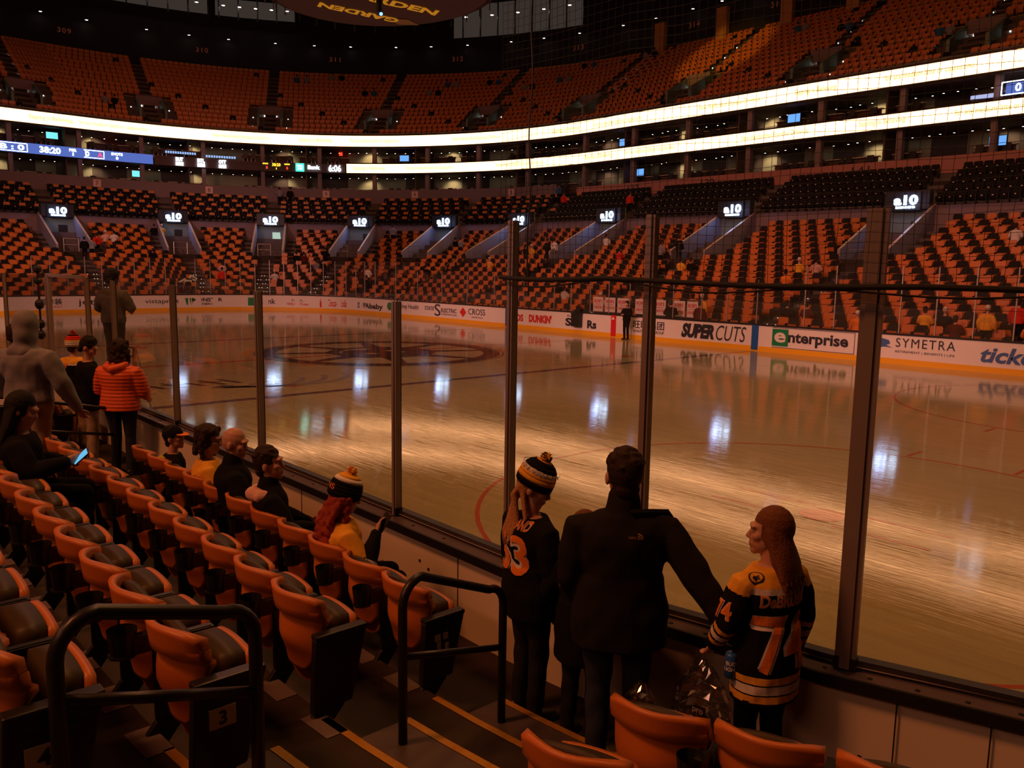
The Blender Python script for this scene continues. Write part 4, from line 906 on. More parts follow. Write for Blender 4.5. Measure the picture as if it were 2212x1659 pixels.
def cap(mb, pts, rad, m, n=12, sq=(1, 1), side=None):
    """closed tapering limb with rounded ends; rad per point; sq squashes along side axis and its normal"""
    pts = [Vector(p) for p in pts]; t0 = (pts[1] - pts[0]).normalized(); t1 = (pts[-1] - pts[-2]).normalized(); P_ = []; R_ = []
    for a in (80, 55, 28): P_.append(pts[0] - t0 * rad[0] * sin(math.radians(a)) * sq[1]); R_.append(rad[0] * cos(math.radians(a)))
    P_ += pts; R_ += list(rad)
    for a in (28, 55, 80): P_.append(pts[-1] + t1 * rad[-1] * sin(math.radians(a)) * sq[1]); R_.append(rad[-1] * cos(math.radians(a)))
    vs = []; N = Vector(side) if side else None
    for i, p in enumerate(P_):
        t = (P_[min(i + 1, len(P_) - 1)] - P_[max(i - 1, 0)]).normalized()
        if N is None: N = t.cross(Vector((0, 1, 0))); N = N if N.length > .1 else t.cross(Vector((1, 0, 0)))
        N = (N - t * N.dot(t)).normalized(); B = t.cross(N)
        vs += [p + (N * cos(2 * pi * k / n) * sq[0] + B * sin(2 * pi * k / n) * sq[1]) * R_[i] for k in range(n)]
    L = len(P_); fs = [(i * n + k, i * n + (k + 1) % n, (i + 1) * n + (k + 1) % n, (i + 1) * n + k) for i in range(L - 1) for k in range(n)]
    fs += [tuple(range(n - 1, -1, -1)), tuple((L - 1) * n + k for k in range(n))]; mb.add(vs, fs, m)
def loft(mb, rings, m, n=18):
    """rings: (centre, half width x, half depth y, tilt) closed stack"""
    vs = []
    for c, a, b in rings: c = Vector(c); vs += [c + Vector((a * cos(2 * pi * k / n), b * sin(2 * pi * k / n), 0)) for k in range(n)]
    L = len(rings); fs = [(i * n + k, i * n + (k + 1) % n, (i + 1) * n + (k + 1) % n, (i + 1) * n + k) for i in range(L - 1) for k in range(n)]
    fs += [tuple(range(n - 1, -1, -1)), tuple((L - 1) * n + k for k in range(n))]; mb.add(vs, fs, m)
def ell(mb, c, r, m, R=None, n=14):
    if R is not None: r = tuple(q * 1.15 for q in r)
    s = MB(); s.ball((0, 0, 0), r[1], m, n, r[2], r[0]); vs = [Vector(v) for v in s.v]
    if R is not None: vs = [R @ v for v in vs]
    mb.add([v + Vector(c) for v in vs], s.f, m)
def remesh(mb, name, vox, parent, mats, paint=None, smooth=5, flow=0., scale=1.):
    me0 = mb.mesh('tmp'); o = bpy.data.objects.new('tmp', me0); COL.objects.link(o)
    r = o.modifiers.new('r', 'REMESH'); r.mode = 'VOXEL'; r.voxel_size = vox; r.adaptivity = 0
    if smooth: s = o.modifiers.new('s', 'SMOOTH'); s.iterations = smooth; s.factor = .5
    me = bpy.data.meshes.new_from_object(o.evaluated_get(deps())); me.name = name
    COL.objects.unlink(o); bpy.data.objects.remove(o); bpy.data.meshes.remove(me0)
    n = len(me.vertices); a = np.empty(n * 3, np.float32); me.vertices.foreach_get('co', a); a = a.reshape(-1, 3)
    if flow:   # gentle cloth folds
        x, y, z = a.T; w = np.sin(z * 38 + np.sin(x * 21) * 2 + y * 17) * .5 + np.sin(z * 23 - x * 31 + y * 11) * .5; nn = np.empty(n * 3, np.float32); me.vertices.foreach_get('normal', nn); a = a + nn.reshape(-1, 3) * (w * flow)[:, None]
    me.materials.clear()
    for m in mats: me.materials.append(m)
    if paint and len(mats) > 1:
        c = np.empty(len(me.polygons) * 3, np.float32); me.polygons.foreach_get('center', c); c = c.reshape(-1, 3)
        me.polygons.foreach_set('material_index', [int(paint(Vector(q))) for q in c])
    else: me.polygons.foreach_set('material_index', [0] * len(me.polygons))
    a = (a * scale).astype(np.float32); me.vertices.foreach_set('co', a.ravel()); me.polygons.foreach_set('use_smooth', [True] * len(me.polygons)); me.update()
    return me
def project(me, pts_fs, o, d, right, up, off, curve=True):
    """lay flat artwork onto a mesh: rays from o along d"""
    bvh = BVHTree.FromPolygons([v.co for v in me.vertices], [tuple(p.vertices) for p in me.polygons])
    vs, fs = pts_fs; bm = bmesh.new(); bv = [bm.verts.new(v) for v in vs]
    for f in fs:
        try: bm.faces.new([bv[i] for i in f])
        except ValueError: pass
    bmesh.ops.triangulate(bm, faces=bm.faces[:])
    xs = [v.x for v in vs]; ys = [v.y for v in vs]
    for ax, lo, hi in ((Vector((1, 0, 0)), min(xs), max(xs)), (Vector((0, 1, 0)), min(ys), max(ys))):
        t = lo + .015
        while t < hi: bmesh.ops.bisect_plane(bm, geom=bm.verts[:] + bm.edges[:] + bm.faces[:], plane_co=ax * t, plane_no=ax); t += .015
    V = []; bm.verts.index_update(); last = None
    for v in bm.verts:
        s = o + right * v.co.x + up * v.co.y; h = bvh.ray_cast(s - d * .35, d, 1.0)
        if h[0] is None: V.append(s); continue
        V.append(h[0] - d * off * .5 + h[1] * off * (1 if h[1].dot(d) < 0 else -1))
    F = [tuple(v.index for v in f.verts) for f in bm.faces]; bm.free(); return V, F
def person(label, loc, rz, H=1.75, pose='stand', lean=0., arms=None, hy=0., hp=0., ht=0., wide=1., vox=.011, handvox=None, skinm=None, face=True, curl=.6,
           top=None, pants=None, hair=None, hat=None, shoe=None, legs=None, torso_yaw=0., jacket_hem=-.02, loose=.018, collar=0., group='spectators near the boards', extra=None, flow=.004, sleeve_to=.97):
    k = H / 1.75; sk = skinm or skin
    R0 = Matrix.Rotation(-lean, 3, 'X')
    pz = .95 if pose == 'stand' else .54
    pel = Vector((0, 0, pz))
    T = lambda x, y, z: pel + R0 @ Vector((x, y, z))
    W = wide; shx = .185 * W
    if arms is None: arms = [((-.27, -.02, .18), (-.28, .08, -.06)), ((.27, -.02, .18), (.28, .08, -.06))]
    if legs is None: legs = [((-.095, .03, .50), (-.10, 0, .08)), ((.095, .03, .50), (.10, 0, .08))] if pose == 'stand' else [((-.11, .44, .52), (-.12, .42, .08)), ((.11, .44, .52), (.12, .42, .08))]
    body = MB(); m = sk
    def torso(mb, g, lo=-.06, hi=.47):
        zz = [(-.10, .15, .11), (-.02, .165, .12), (.07, .155, .108), (.16, .142, .10), (.26, .16, .108), (.34, .178, .115), (.395, .172, .105), (.435, .135, .085), (.475, .085, .068)]
        s = MB(); loft(s, [((0, 0, z), a * W + g, b * (1 + (W - 1) * .6) + g) for z, a, b in zz if lo - .05 <= z <= hi + .03], m)
        mb.add([T(*v) for v in s.v], s.f, m)
    torso(body, 0); cap(body, [T(0, .0, .46), T(0, .015, .56)], [.056, .052], m)
    HS = 1.15; hc = T(0, .025, .655); RH = R0 @ Matrix.Rotation(hy, 3, 'Z') @ Matrix.Rotation(-hp, 3, 'X') @ Matrix.Rotation(ht, 3, 'Y')
    h = lambda x, y, z: hc + RH @ Vector((x, y, z)) * HS
    ell(body, h(0, -.012, .025), (.074, .092, .098), m, RH); ell(body, h(0, .03, -.045), (.056, .062, .062), m, RH); ell(body, h(0, .066, -.088), (.026, .024, .022), m, RH)
    if face:
        cap(body, [h(0, .083, .018), h(0, .103, -.018)], [.009, .014], m, 8); ell(body, h(0, .10, -.022), (.018, .012, .010), m, RH, 8)
        ell(body, h(0, .082, .036), (.052, .016, .012), m, RH, 10); ell(body, h(0, .086, -.052), (.024, .014, .007), m, RH, 10); ell(body, h(0, .084, -.064), (.020, .014, .008), m, RH, 10)
        for s in (-1, 1): ell(body, h(s * .036, .062, -.012), (.024, .026, .022), m, RH, 10)
    for s in (-1, 1): ell(body, h(s * .077, -.006, -.008), (.010, .020, .032), m, RH, 10)
    hands = []
    for i, (el, wr) in enumerate(arms):
        s = -1 if i == 0 else 1; sh = T(s * shx, 0, .395); e = T(*el); w_ = T(*wr)
        cap(body, [sh, sh.lerp(e, .5), e], [.05, .046, .038], m); cap(body, [e, e.lerp(w_, .4), w_], [.038, .037, .026], m)
        d = (w_ - e).normalized(); side = d.cross(Vector((0, 1, 0)) if abs(d.y) < .8 else Vector((1, 0, 0))).normalized(); pn = side.cross(d)
        if s < 0: pn = pn
        pc = w_ + d * .05; cap(body, [w_ + d * .005, w_ + d * .075], [.027, .034], m, 10, (1.25, .55), tuple(side))
        for f in range(4):
            b = w_ + d * .085 + side * (.029 - .0195 * f); L = (.07, .08, .075, .058)[f]; q = [b]; a = 0
            for j, fr in enumerate((.45, .32, .23)): a += curl * (.45 + .35 * j); q.append(q[-1] + (d * cos(a) + pn * sin(a) * 1.0) * L * fr)
            cap(body, q, [.0095, .009, .0085, .0075], m, 7)
        tb = w_ + d * .03 + side * .036; cap(body, [tb, tb + (d * .6 + side * .6 + pn * .3) * .04, tb + (d * .9 + side * .35 + pn * .5) * .062], [.012, .011, .009], m, 7)
        hands.append((w_, d, side, pn))
    for i, (kn, an) in enumerate(legs):
        s = -1 if i == 0 else 1; hip = T(s * .09 * W, 0, -.03) if pose == 'stand' else pel + Vector((s * .09, .02, -.01)); kn = Vector(kn); an = Vector(an)
        cap(body, [hip, hip.lerp(kn, .5), kn], [.078, .07, .052], m); cap(body, [kn, kn.lerp(an, .35), an], [.052, .052, .036], m); cap(body, [an + Vector((0, -.03, -.035)), an + Vector((0, .13, -.05))], [.034, .026], m)
    root = link('person', remesh(body, 'person', handvox or vox, None, [sk], smooth=2, scale=k), None, loc, rz, label=label, cat='person', group=group)
    if face:
        eb = MB(); ew = M.get('eye_white') or mat('eye_white', (.5, .45, .42), .3)
        for s in (-1, 1): ell(eb, h(s * .031, .076, .010), (.009, .007, .004), ew, RH, 8); ell(eb, h(s * .031, .0808, .010), (.0042, .004, .0042), blackp, RH, 8)
        o = eb.build('eyes', root, True); o.scale = (k,) * 3
    out = dict(root=root, T=T, h=h, RH=RH, hands=hands, k=k, hc=hc, R0=R0)
    def sub(nm, mbb, smooth=True, par=None, **kw): o = mbb.build(nm, par or root, smooth, **kw); o.scale = (k,) * 3 if par is None else (1, 1, 1); return o
    out['sub'] = sub
    if pants:
        g = MB(); s = MB(); loft(s, [((0, 0, z), a * W + .012, b + .012) for z, a, b in ((-.13, .10, .09), (-.09, .16, .12), (-.02, .172, .127), (.06, .16, .115))], m); g.add([T(*v) for v in s.v], s.f, m)
        for i, (kn, an) in enumerate(legs):
            sg = -1 if i == 0 else 1; hip = T(sg * .09 * W, 0, -.05) if pose == 'stand' else pel + Vector((sg * .09, .02, -.01)); kn = Vector(kn); an = Vector(an)
            cap(g, [hip, hip.lerp(kn, .5), kn], [.098 * W, .086, .068], m); cap(g, [kn, kn.lerp(an, .4), an + (an - kn).normalized() * .01], [.068, .064, .056], m)
        link('trousers', remesh(g, 'trousers', vox, None, [pants], flow=flow, scale=k), root)
    if shoe is not False:
        g = MB()
        for kn, an in legs: an = Vector(an); cap(g, [an + Vector((0, -.04, -.035)), an + Vector((0, .05, -.04)), an + Vector((0, .15, -.055))], [.045, .042, .032], m, 10, (1.05, .9)); g.box(an + Vector((0, .055, -.072)), (.085, .27, .018), m)
        me = remesh(g, 'shoes', .011, None, [shoe or blackp], scale=k); link('shoes', me, root)
    if top:
        mats, paint = (top if isinstance(top, tuple) else ([top], None)); g = MB(); torso(g, loose, jacket_hem if jacket_hem > -.15 else -.10, .47)
        if jacket_hem < -.06: s = MB(); loft(s, [((0, -.005, z), a * W + loose, b + loose) for z, a, b in ((jacket_hem, .175, .13), (-.05, .18, .132), (.05, .165, .12), (.15, .15, .11))], m); g.add([T(*v) for v in s.v], s.f, m)
        for i, (el, wr) in enumerate(arms):
            s = -1 if i == 0 else 1; sh = T(s * shx, 0, .385); e = T(*el); w_ = T(*wr); we = e.lerp(w_, sleeve_to)
            cap(g, [T(s * .08, 0, .42), sh, sh.lerp(e, .5), e], [.06, .062 + loose * .6, .058 + loose * .8, .05 + loose * .7], m); cap(g, [e, e.lerp(we, .5), we], [.05 + loose * .7, .046 + loose * .6, .036 + loose * .4], m)
        if collar: cap(g, [T(0, -.005, .45), T(0, .005, .46 + collar)], [.098, .086], m, 14)
        me = remesh(g, 'top', vox, None, mats, paint and (lambda q: paint(q, out, arms)), flow=flow, scale=k)
        out['top'] = link('jacket' if collar else 'jersey', me, root); out['topme'] = me
    if hair:
        kind, hm = hair; g = MB(); hm = hairm[hm]
        if kind != 'bald':
            th = dict(short=.008, fade=.006, curly=.03, wavy=.022, long=.014, bob=.02, tail=.010).get(kind, .01)
            s = MB(); s.ball((0, 0, 0), .092 + th, m, 20, .098 + th, .074 + th)
            ff = [];  cut = []
            for f in s.f:
                c = sum((Vector(s.v[i]) for i in f), Vector()) / len(f)
                if c.z > (-.035 if c.y < .02 else -.035 + (c.y - .02) * 1.25): ff.append(f)
            if kind in ('short', 'fade', 'tail', 'long'): pass
            # solid cap: outer shell pushed, closed by inner shell
            ell(g, h(0, -.022, .035), (.074 + th, .086 + th, .094 + th), m, RH, 18); ell(g, h(0, -.062, -.045), (.058, .038, .05), m, RH, 12)
            if kind == 'short':
                random.seed(len(label))
                for q in range(70):
                    a = random.uniform(0, 2 * pi); e = random.uniform(.25, 1.5); ell(g, h(.078 * cos(a) * cos(e), -.022 + .09 * sin(a) * cos(e), .035 + .098 * sin(e)), (.017, .017, .012), m, RH, 6)
            if kind in ('wavy', 'curly', 'bob'):
                random.seed(len(label))
                for q in range(60):
                    a = random.uniform(.15 * pi, 1.85 * pi) - pi / 2 + pi; zz = random.uniform(-.13 if kind != 'curly' else -.05, .10); rr = .085 if zz < 0 else .08
                    y = -cos(a - pi) * 0 + sin(a) * .095; x = cos(a) * rr
                    if y > .05 and zz < .05: continue
                    ell(g, h(x * 1.05, y * .9 - .02, zz), (.026, .026, .03), m, RH, 8)
            if kind == 'long':
                s = MB(); zb_ = -.27 if 'numbered 74' in label else -.36; Rz = R0 @ Matrix.Rotation(hy * .45, 3, 'Z')
                loft(s, [((0, -.15, zb_), .10, .022), ((0, -.145, zb_ * .8), .128, .035), ((0, -.12, zb_ * .55), .124, .05), ((0, -.085, zb_ * .3), .115, .065), ((0, -.045, -.02), .10, .085), ((0, -.02, .06), .085, .085)], m); g.add([hc + Rz @ Vector(v) for v in s.v], s.f, m)
                for q in range(26):
                    a = pi * (1.0 + q / 25.0); x = .10 * cos(a); y = .05 * sin(a)
                    cap(g, [hc + Rz @ Vector((x * .85, y - .03, .03)), hc + Rz @ Vector((x * 1.1, y * .9 - .085, -.13)), hc + Rz @ Vector((x * (1.1 + .12 * sin(q * 3)), y * .5 - .165, zb_ - .035 * sin(q * 1.7)))], [.018, .017, .006], m, 6)
            if kind == 'ringlets':
                random.seed(5)
                for q in range(26):
                    a = pi * (.93 + 1.14 * q / 25); x = .105 * cos(a) * random.uniform(.85, 1.15); y = .085 * sin(a) - .01; L = random.uniform(.30, .42); pts = []
                    for j in range(26): t = j / 25; pts.append(hc + R0 @ Vector((x * (1 + .35 * t) + .012 * cos(j * 1.25 + q), y - (.10 * min(1, t * 1.8) if y < -.02 else .03 * t) + .012 * sin(j * 1.25 + q), .0 - L * t)))
                    cap(g, pts, [.017] * 26, m, 6)
            if kind == 'tail':
                for q in range(7):
                    e = (q - 3) * .018; cap(g, [h(e * .8, -.07, -.02), h(e, -.085, -.075), T(-.03 + e * 1.0, -.115, .44), T(-.045 + e * 1.0, -.142, .36 - .02 * (q % 3)), T(-.05 + e * .8, -.148, .28 + .03 * (q % 2))], [.026, .025, .021, .018, .007], m, 7)
                cap(g, [h(.05, -.05, -.03), T(.07, -.08, .47), T(.05, -.13, .39)], [.022, .018, .006], m, 6)
            me = remesh(g, 'hair', .0075 if vox < .02 else .02, None, [hm], smooth=2, scale=k)
            # open the face side
            bm = bmesh.new(); bm.from_mesh(me); RI = RH.transposed()
            dl_ = []
            for f in bm.faces:
                c = RI @ (f.calc_center_median() / k - hc) / 1.15
                if c.y > .045 and c.z < .060 + (.02 if kind == 'fade' else 0) and abs(c.x) < .085: dl_.append(f)
                elif kind in ('short', 'fade', 'tail') and c.z < -.085 and c.z > -.2 and kind != 'tail': dl_.append(f)
                elif abs(c.x) > .06 and abs(c.y + .005) < .022 and -.04 < c.z < .02 and kind in ('short', 'fade'): dl_.append(f)
            bmesh.ops.delete(bm, geom=dl_, context='FACES'); bm.to_mesh(me); bm.free(); link('hair', me, root)
    if hat:
        cols, pom, z0 = hat; g = MB(); n = 28; Z_ = [-.012, .0, .03, .055, .075, .10, .125, .145, .155]; rr = [.096, .104, .106, .104, .10, .092, .074, .045, .01]
        vs = []; 
        for z, r_ in zip(Z_, rr): vs += [h(r_ * .90 * cos(2 * pi * i / n), r_ * 1.06 * sin(2 * pi * i / n) - .012, z + z0 - .25 * 0) for i in range(n)]
        for j in range(len(Z_) - 1): g.add(vs[j * n:(j + 2) * n], [(i, (i + 1) % n, n + (i + 1) % n, n + i) for i in range(n)], cols[min(j, len(cols) - 1)])
        o = sub('knit_hat', g); mod(o, 'SOLIDIFY', thickness=.006, offset=0); out['hat'] = o; out['hatv'] = g
        if pom:
            b = MB(); random.seed(3); c = h(0, -.012, .165 + z0); ell(b, c, (.030, .030, .030), pom[0], None, 12)
            for q in range(90):
                v = Vector((random.gauss(0, 1), random.gauss(0, 1), random.gauss(0, 1))).normalized(); b.tube([c + v * .022, c + v * .042], [.006, .003], pom[q % len(pom)], 4)
            sub('pompom', b, False, o)
    return out
def decal(P_, name, me_o, body, o, d, right, w=None, h_=None, layers=(), **kw):
    """lettering laid on clothing in layers (material, boldness, lift); o in person units"""
    k = P_['k']; mb = MB(); up = Vector((0, 0, 1)) if not kw.get('up') else kw.pop('up'); d = Vector(d).normalized(); right = Vector(right).normalized()
    for mt, bold, lift in layers:
        vs, fs = textdata(body, 1., bold=bold, **kw); x0 = min(v.x for v in vs); x1 = max(v.x for v in vs)
        vs = fit(vs, w and (w * k), h_ and (h_ * k)); V, F = project(me_o.data, (vs, fs), Vector(o) * k, d, right, up, lift); mb.add(V, F, mt)
    return mb.build(name, me_o)
def crest(P_, me_o, o, d, right, r=.045, up=None):
    k = P_['k']; mb = MB(); d = Vector(d).normalized(); right = Vector(right).normalized(); up = up or Vector((0, 0, 1))
    def poly(pts, mt, lift): V, F = project(me_o.data, ([Vector((a * k, b * k, 0)) for a, b in pts], [tuple(range(len(pts)))]), Vector(o) * k, d, right, up, lift); mb.add(V, F, mt)
    arc = [(r * cos(math.radians(a)), r * sin(math.radians(a))) for a in range(200, -21, -20)]
    poly(arc + [(r * .6, -r * .75), (-r * .6, -r * .75)], inkm, .002)
    poly([(x * .8, y * .8) for x, y in arc] + [(r * .42, -r * .5), (-r * .42, -r * .5)], goldc, .004)
    poly([(-r * .3, -r * .45), (-r * .55, r * .1), (-r * .2, r * .35), (r * .1, r * .2), (r * .5, r * .3), (r * .35, -r * .1), (r * .45, -r * .45), (r * .1, -r * .2)], inkm, .006)
    mb.build('shoulder_crest', me_o)
def along(q, a, b): d = b - a; return (q - a).dot(d) / d.length_squared
def seg_d(q, a, b): t = max(0, min(1, along(q, a, b))); return (q - (a + (b - a) * t)).length

# ---- woman in the black 63 jersey and knitted hat
def plain(q, P_, arms): return 0
hatcols = [black_c, black_c, black_c, goldc, whitec, black_c, black_c, goldc]
w63 = person('person in black jersey numbered 63 and knitted pompom hat, facing right', (22.62, -13.5, NZ[0]), -.20, 1.62, hy=-.75, hp=.42, wide=1.17, vox=.010, handvox=.008, loose=.03, jacket_hem=-.20,
             arms=[((-.25, .0, .16), (-.20, .10, -.08)), ((.24, .02, .16), (.12, .22, .02))], top=black_c, pants=dark_c, hair=('tail', 'blonde'), hat=([black_c, black_c, goldc, goldc, whitec, black_c, black_c, goldc], [goldc, black_c], .022))
tp = w63['top']; bk = (0, -.3, 0)
for body, z, ww, hh, L in (('MARCHAND', 1.385, .29, .06, ((whitec, .05, .002), (num_or, .0, .005))), ('63', 1.19, .31, .27, ((whitec, .06, .002), (num_or, .015, .006)))):
    decal(w63, 'lettering', tp, body, (0, -.3, z), (0, 1, 0), (1, 0, 0), ww, hh, L)
P_ = w63; g = MB(); h = P_['h']
for s in (-1, 1): g.tube([h(s * .034 + .019 * cos(2 * pi * i / 12), .098, .012 + .015 * sin(2 * pi * i / 12)) for i in range(13)], .0028, blackp, 5)
for s in (-1, 1): g.tube([h(s * .054, .095, .014), h(s * .078, .03, .014), h(s * .08, -.01, .008)], .0028, blackp, 5)
g.tube([h(-.015, .10, .014), h(.015, .10, .014)], .0025, blackp, 5); P_['sub']('glasses', g)
# BOSTON BRUINS style band lettering on the hat
def hat_text(P_, body, z, hh, span, mt, a0=0.):
    vs, fs = textdata(body, 1., bold=.01); vs = fit(vs, span * .1, hh); g = MB()
    g.add([P_['h'](.1085 * .90 * sin(v.x / .1 + a0), -.1085 * 1.06 * cos(v.x / .1 + a0) - .012, z + v.y) for v in vs], fs, mt); P_['sub']('hat_lettering', g, False, None)
hat_text(w63, 'BOSTON BRUINS', .115, .030, 5.2, whitec, .9)
g = MB(); c = w63['T'](-.20, .11, -.16); ell(g, c, (.05, .05, .075), black_c); w63['sub']('mitten', g)
# ---- man in the black jacket
man = person('person in plain black jacket with small chest-high back logo, holding blue can', (23.37, -13.52, NZ[0]), .80, 1.86, hy=.18, wide=1.22, vox=.011, handvox=.0085, loose=.035, jacket_hem=-.22, collar=.075, curl=.75,
             arms=[((-.255, .02, .13), (-.18, .18, -.10)), ((.41, -.13, .12), (.56, -.20, -.09))], top=cloth('black_jacket_fabric', (.016, .013, .012)), pants=denim, hair=('short', 'brown'))
tp = man['top']; mb = MB(); lo = Vector((.05, -.35, 1.33)); k = man['k']; logo_m = mat('dull_logo_print', (.42, .20, .10), .6)
for r0, r1 in ((.0, .010), (.014, .020), (.024, .030)):
    pts = [Vector((.012 + r1 * cos(a) * 1.0 - .0, r1 * sin(a), 0)) for a in np.linspace(0, pi / 2, 7)] + [Vector((.012 + r0 * cos(a), r0 * sin(a), 0)) for a in np.linspace(pi / 2, 0, 7)]
    V, F = project(tp.data, (pts, [(i, i + 1, 12 - i, 13 - i) for i in range(6)]), lo * k, Vector((0, 1, 0)), Vector((1, 0, 0)), Vector((0, 0, 1)), .003); mb.add(V, F, logo_m)
vs, fs = textdata('THE NORTH FACE', 1.); V, F = project(tp.data, (fit(vs, .042, .012), fs), (lo + Vector((-.014, 0, .008))) * k, Vector((0, 1, 0)), Vector((1, 0, 0)), Vector((0, 0, 1)), .003); mb.add(V, F, logo_m)
mb.build('back_logo', tp)
def flap(P_, pts, m, nm): g = MB(); g.add(pts, [tuple(range(len(pts)))], m); o = P_['sub'](nm, g, False); mod(o, 'SOLIDIFY', thickness=.02); return o
T = man['T']; flap(man, [T(.02, -.10, .515), T(.13, -.04, .505), T(.235, .05, .48), T(.26, .07, .445), T(.15, .05, .45), T(.05, -.07, .46)], man['top'].data.materials[0], 'hood_flap')
w_, d, sd, pn = man['hands'][1]; Rm = Matrix.Rotation(.80, 3, 'Z'); cw = Vector((23.37, -13.52, NZ[0])) + Rm @ (Vector((.53, -.225, .735)) * man['k'])
mb = MB(); cb = mat('blue_can_metal', (.03, .12, .45), .35, .1)
cp = [(-.066, .028), (-.062, .033), (.055, .033), (.066, .028)]
mb.tube([(0, 0, z) for z, r_ in cp], [r_ for z, r_ in cp], cb, 20); can = mb.build('drink_can', None, True, loc=cw, label='dark blue beer can in the right hand of the black-jacketed man', cat='can')
mb = MB()
for body, z in (('BUD', .018), ('LIGHT', -.012)):
    vs, fs = textdata(body, 1., bold=.03); vs = fit(vs, None, .022); mb.add([(.0345 * sin(v.x / .0345 + .55), -.0345 * cos(v.x / .0345 + .55), z + v.y) for v in vs], fs, whitec)
mb.build('can_lettering', can)
# ---- child between them
kid = person('child in dark coat half hidden between the 63 jersey and the black jacket', (23.03, -13.45, NZ[0]), .3, 1.42, hy=-.2, wide=.95, vox=.013, top=black_c, pants=dark_c, jacket_hem=-.3, loose=.04, hair=('long', 'auburn'), collar=.04)
# ---- girl in the 74 jersey
def p74(q, P_, arms):
    T = P_['T']; sh = [T(s * .185, 0, .42) for s in (-1, 1)]; z = q.z - .95; y = q.y
    for i, (el, wr) in enumerate(arms):
        e, w_ = T(*el), T(*wr)
        if seg_d(q, e, w_) < .075 and abs(q.x) > .17:
            t = along(q, e, w_); return 1 if .12 < t < .26 else 2 if .34 < t < .52 else 1 if .60 < t < .74 else 0
        if abs(q.x) > .2 and seg_d(q, sh[i], e) < .09: return 1 if along(q, sh[i], e) < .28 else 0
    zz = z - .25 * abs(q.x) * 0
    if zz > .385 - .0 * abs(q.x): return 1
    if zz > .352: return 2
    h_ = z + .26 * 0
    for a, b, c in ((-.27, -.235, 1), (-.225, -.175, 2), (-.165, -.125, 1)):
        if a < z < b: return c
    return 0
girl = person('child in black and gold jersey numbered 74, long straight hair, face in profile', (24.02, -13.10, NZ[0]), 1.25, 1.60, hy=.95, hp=.0, wide=1.0, vox=.0085, handvox=.008, loose=.035, jacket_hem=-.30, flow=.003,
              arms=[((-.25, .03, .17), (-.24, .16, -.02)), ((.26, .0, .16), (.25, .04, -.08))], top=([black_c, goldc, whitec], p74), pants=black_c, hair=('long', 'auburn'))
tp = girl['top']
for body, z, ww, hh, L in (('DeBRUSK', 1.27, .30, .075, ((whitec, .045, .002), (num_or, .0, .005))), ('74', 1.02, .33, .33, ((whitec, .06, .002), (num_or, .015, .006)))):
    decal(girl, 'lettering', tp, body, (.0, -.3, z), (0, 1, 0), (1, 0, 0), ww, hh, L)
decal(girl, 'lettering', tp, '74', (-.55, -.02, 1.20), (1, .15, 0), (.15, -1, 0), .11, .11, ((whitec, .06, .002), (num_or, .015, .006)))
crest(girl, tp, (-.15, -.06, 1.39), (.1, .62, -.78), (1, -.1, 0), .042, Vector((0, .78, .62)))
# ---- seated spectators of the front row
def sit(label, x, y, rz, H, **kw): return person(label, (x, y, NZ[0]), rz, H, 'sit', **kw)
def pyel(q, P_, arms):
    T = P_['T']
    for i, (el, wr) in enumerate(arms):
        e, w_ = T(*el), T(*wr); s = -1 if i == 0 else 1
        if seg_d(q, e, w_) < .085 and (abs(q.x) > .25 or q.y > .14): t = along(q, e, w_); return 2 if .1 < t < .2 else 0
        if seg_d(q, T(s * .185, 0, .42), e) < .09 and abs(q.x) > .2: return 1 if along(q, T(s * .185, 0, .42), e) < .75 else 0
    z = (q - T(0, 0, 0)).z
    return 1 if z > .30 else 2 if z > .27 else 0
red = sit('seated person with long red ringlets, gold jersey and pompom hat, holding up a phone', 21.0, -13.90, -.30, 1.68, hy=-.15, hp=.30, wide=1.2, vox=.010, handvox=.008, loose=.03, lean=.05, curl=.5,
          arms=[((-.28, .03, .20), (-.16, .24, .10)), ((.33, .12, .18), (.20, .22, .40))], top=([black_c, goldc, whitec], pyel), pants=black_c, hair=('ringlets', 'red'), hat=([black_c, black_c, black_c, black_c, black_c, whitec, goldc], [goldc, num_or], .0))
hat_text(red, 'BRUINS', .05, .036, 2.2, num_or, -.35)
crest(red, red['top'], (.20, -.25, .93), (-.3, .8, -.55), (1, .3, 0), .05); decal(red, 'lettering', red['top'], '37', (.60, .02, .70), (-1, .1, 0), (.1, 1, 0), .08, .08, ((whitec, .02, .003),));
def phone(P_, hi, lab, screen=None, tilt=(.5, 0, 0), off=.06):
    w_, d, sd, pn = P_['hands'][hi]; r = P_['root']; Rm = Matrix.Rotation(r.rotation_euler.z, 3, 'Z'); c = Vector(r.location) + Rm @ ((w_ + d * (.09 + off * .3) + pn * .035) * P_['k'])
    mb = MB(); mb.box((0, 0, 0), (.073, .009, .148), blackp); 
    if screen: mb.box((0, -.0055, 0), (.064, .001, .134), screen)
    o = mb.build('mobile_phone', None, loc=c, label=lab, cat='phone'); o.rotation_euler = (tilt[0], tilt[1], r.rotation_euler.z + tilt[2]); bev(o, .004); return o
phone(red, 1, 'phone held up by the red-haired person in the gold jersey', None, (-.5, .2, .3))
yng = sit('seated young person with short dark hair, black jacket and pale hood, hands folded', 20.0, -13.92, -.35, 1.76, hy=-.42, hp=.02, vox=.010, handvox=.008, loose=.03, lean=-.08, collar=.04, arms=[((-.27, .08, .17), (-.06, .30, .10)), ((.27, .10, .17), (.06, .31, .09))],
          top=black_c, pants=black_c, hair=('short', 'brown'), legs=[((-.12, .46, .58), (-.12, .52, .08)), ((.10, .50, .56), (.14, .62, .08))])
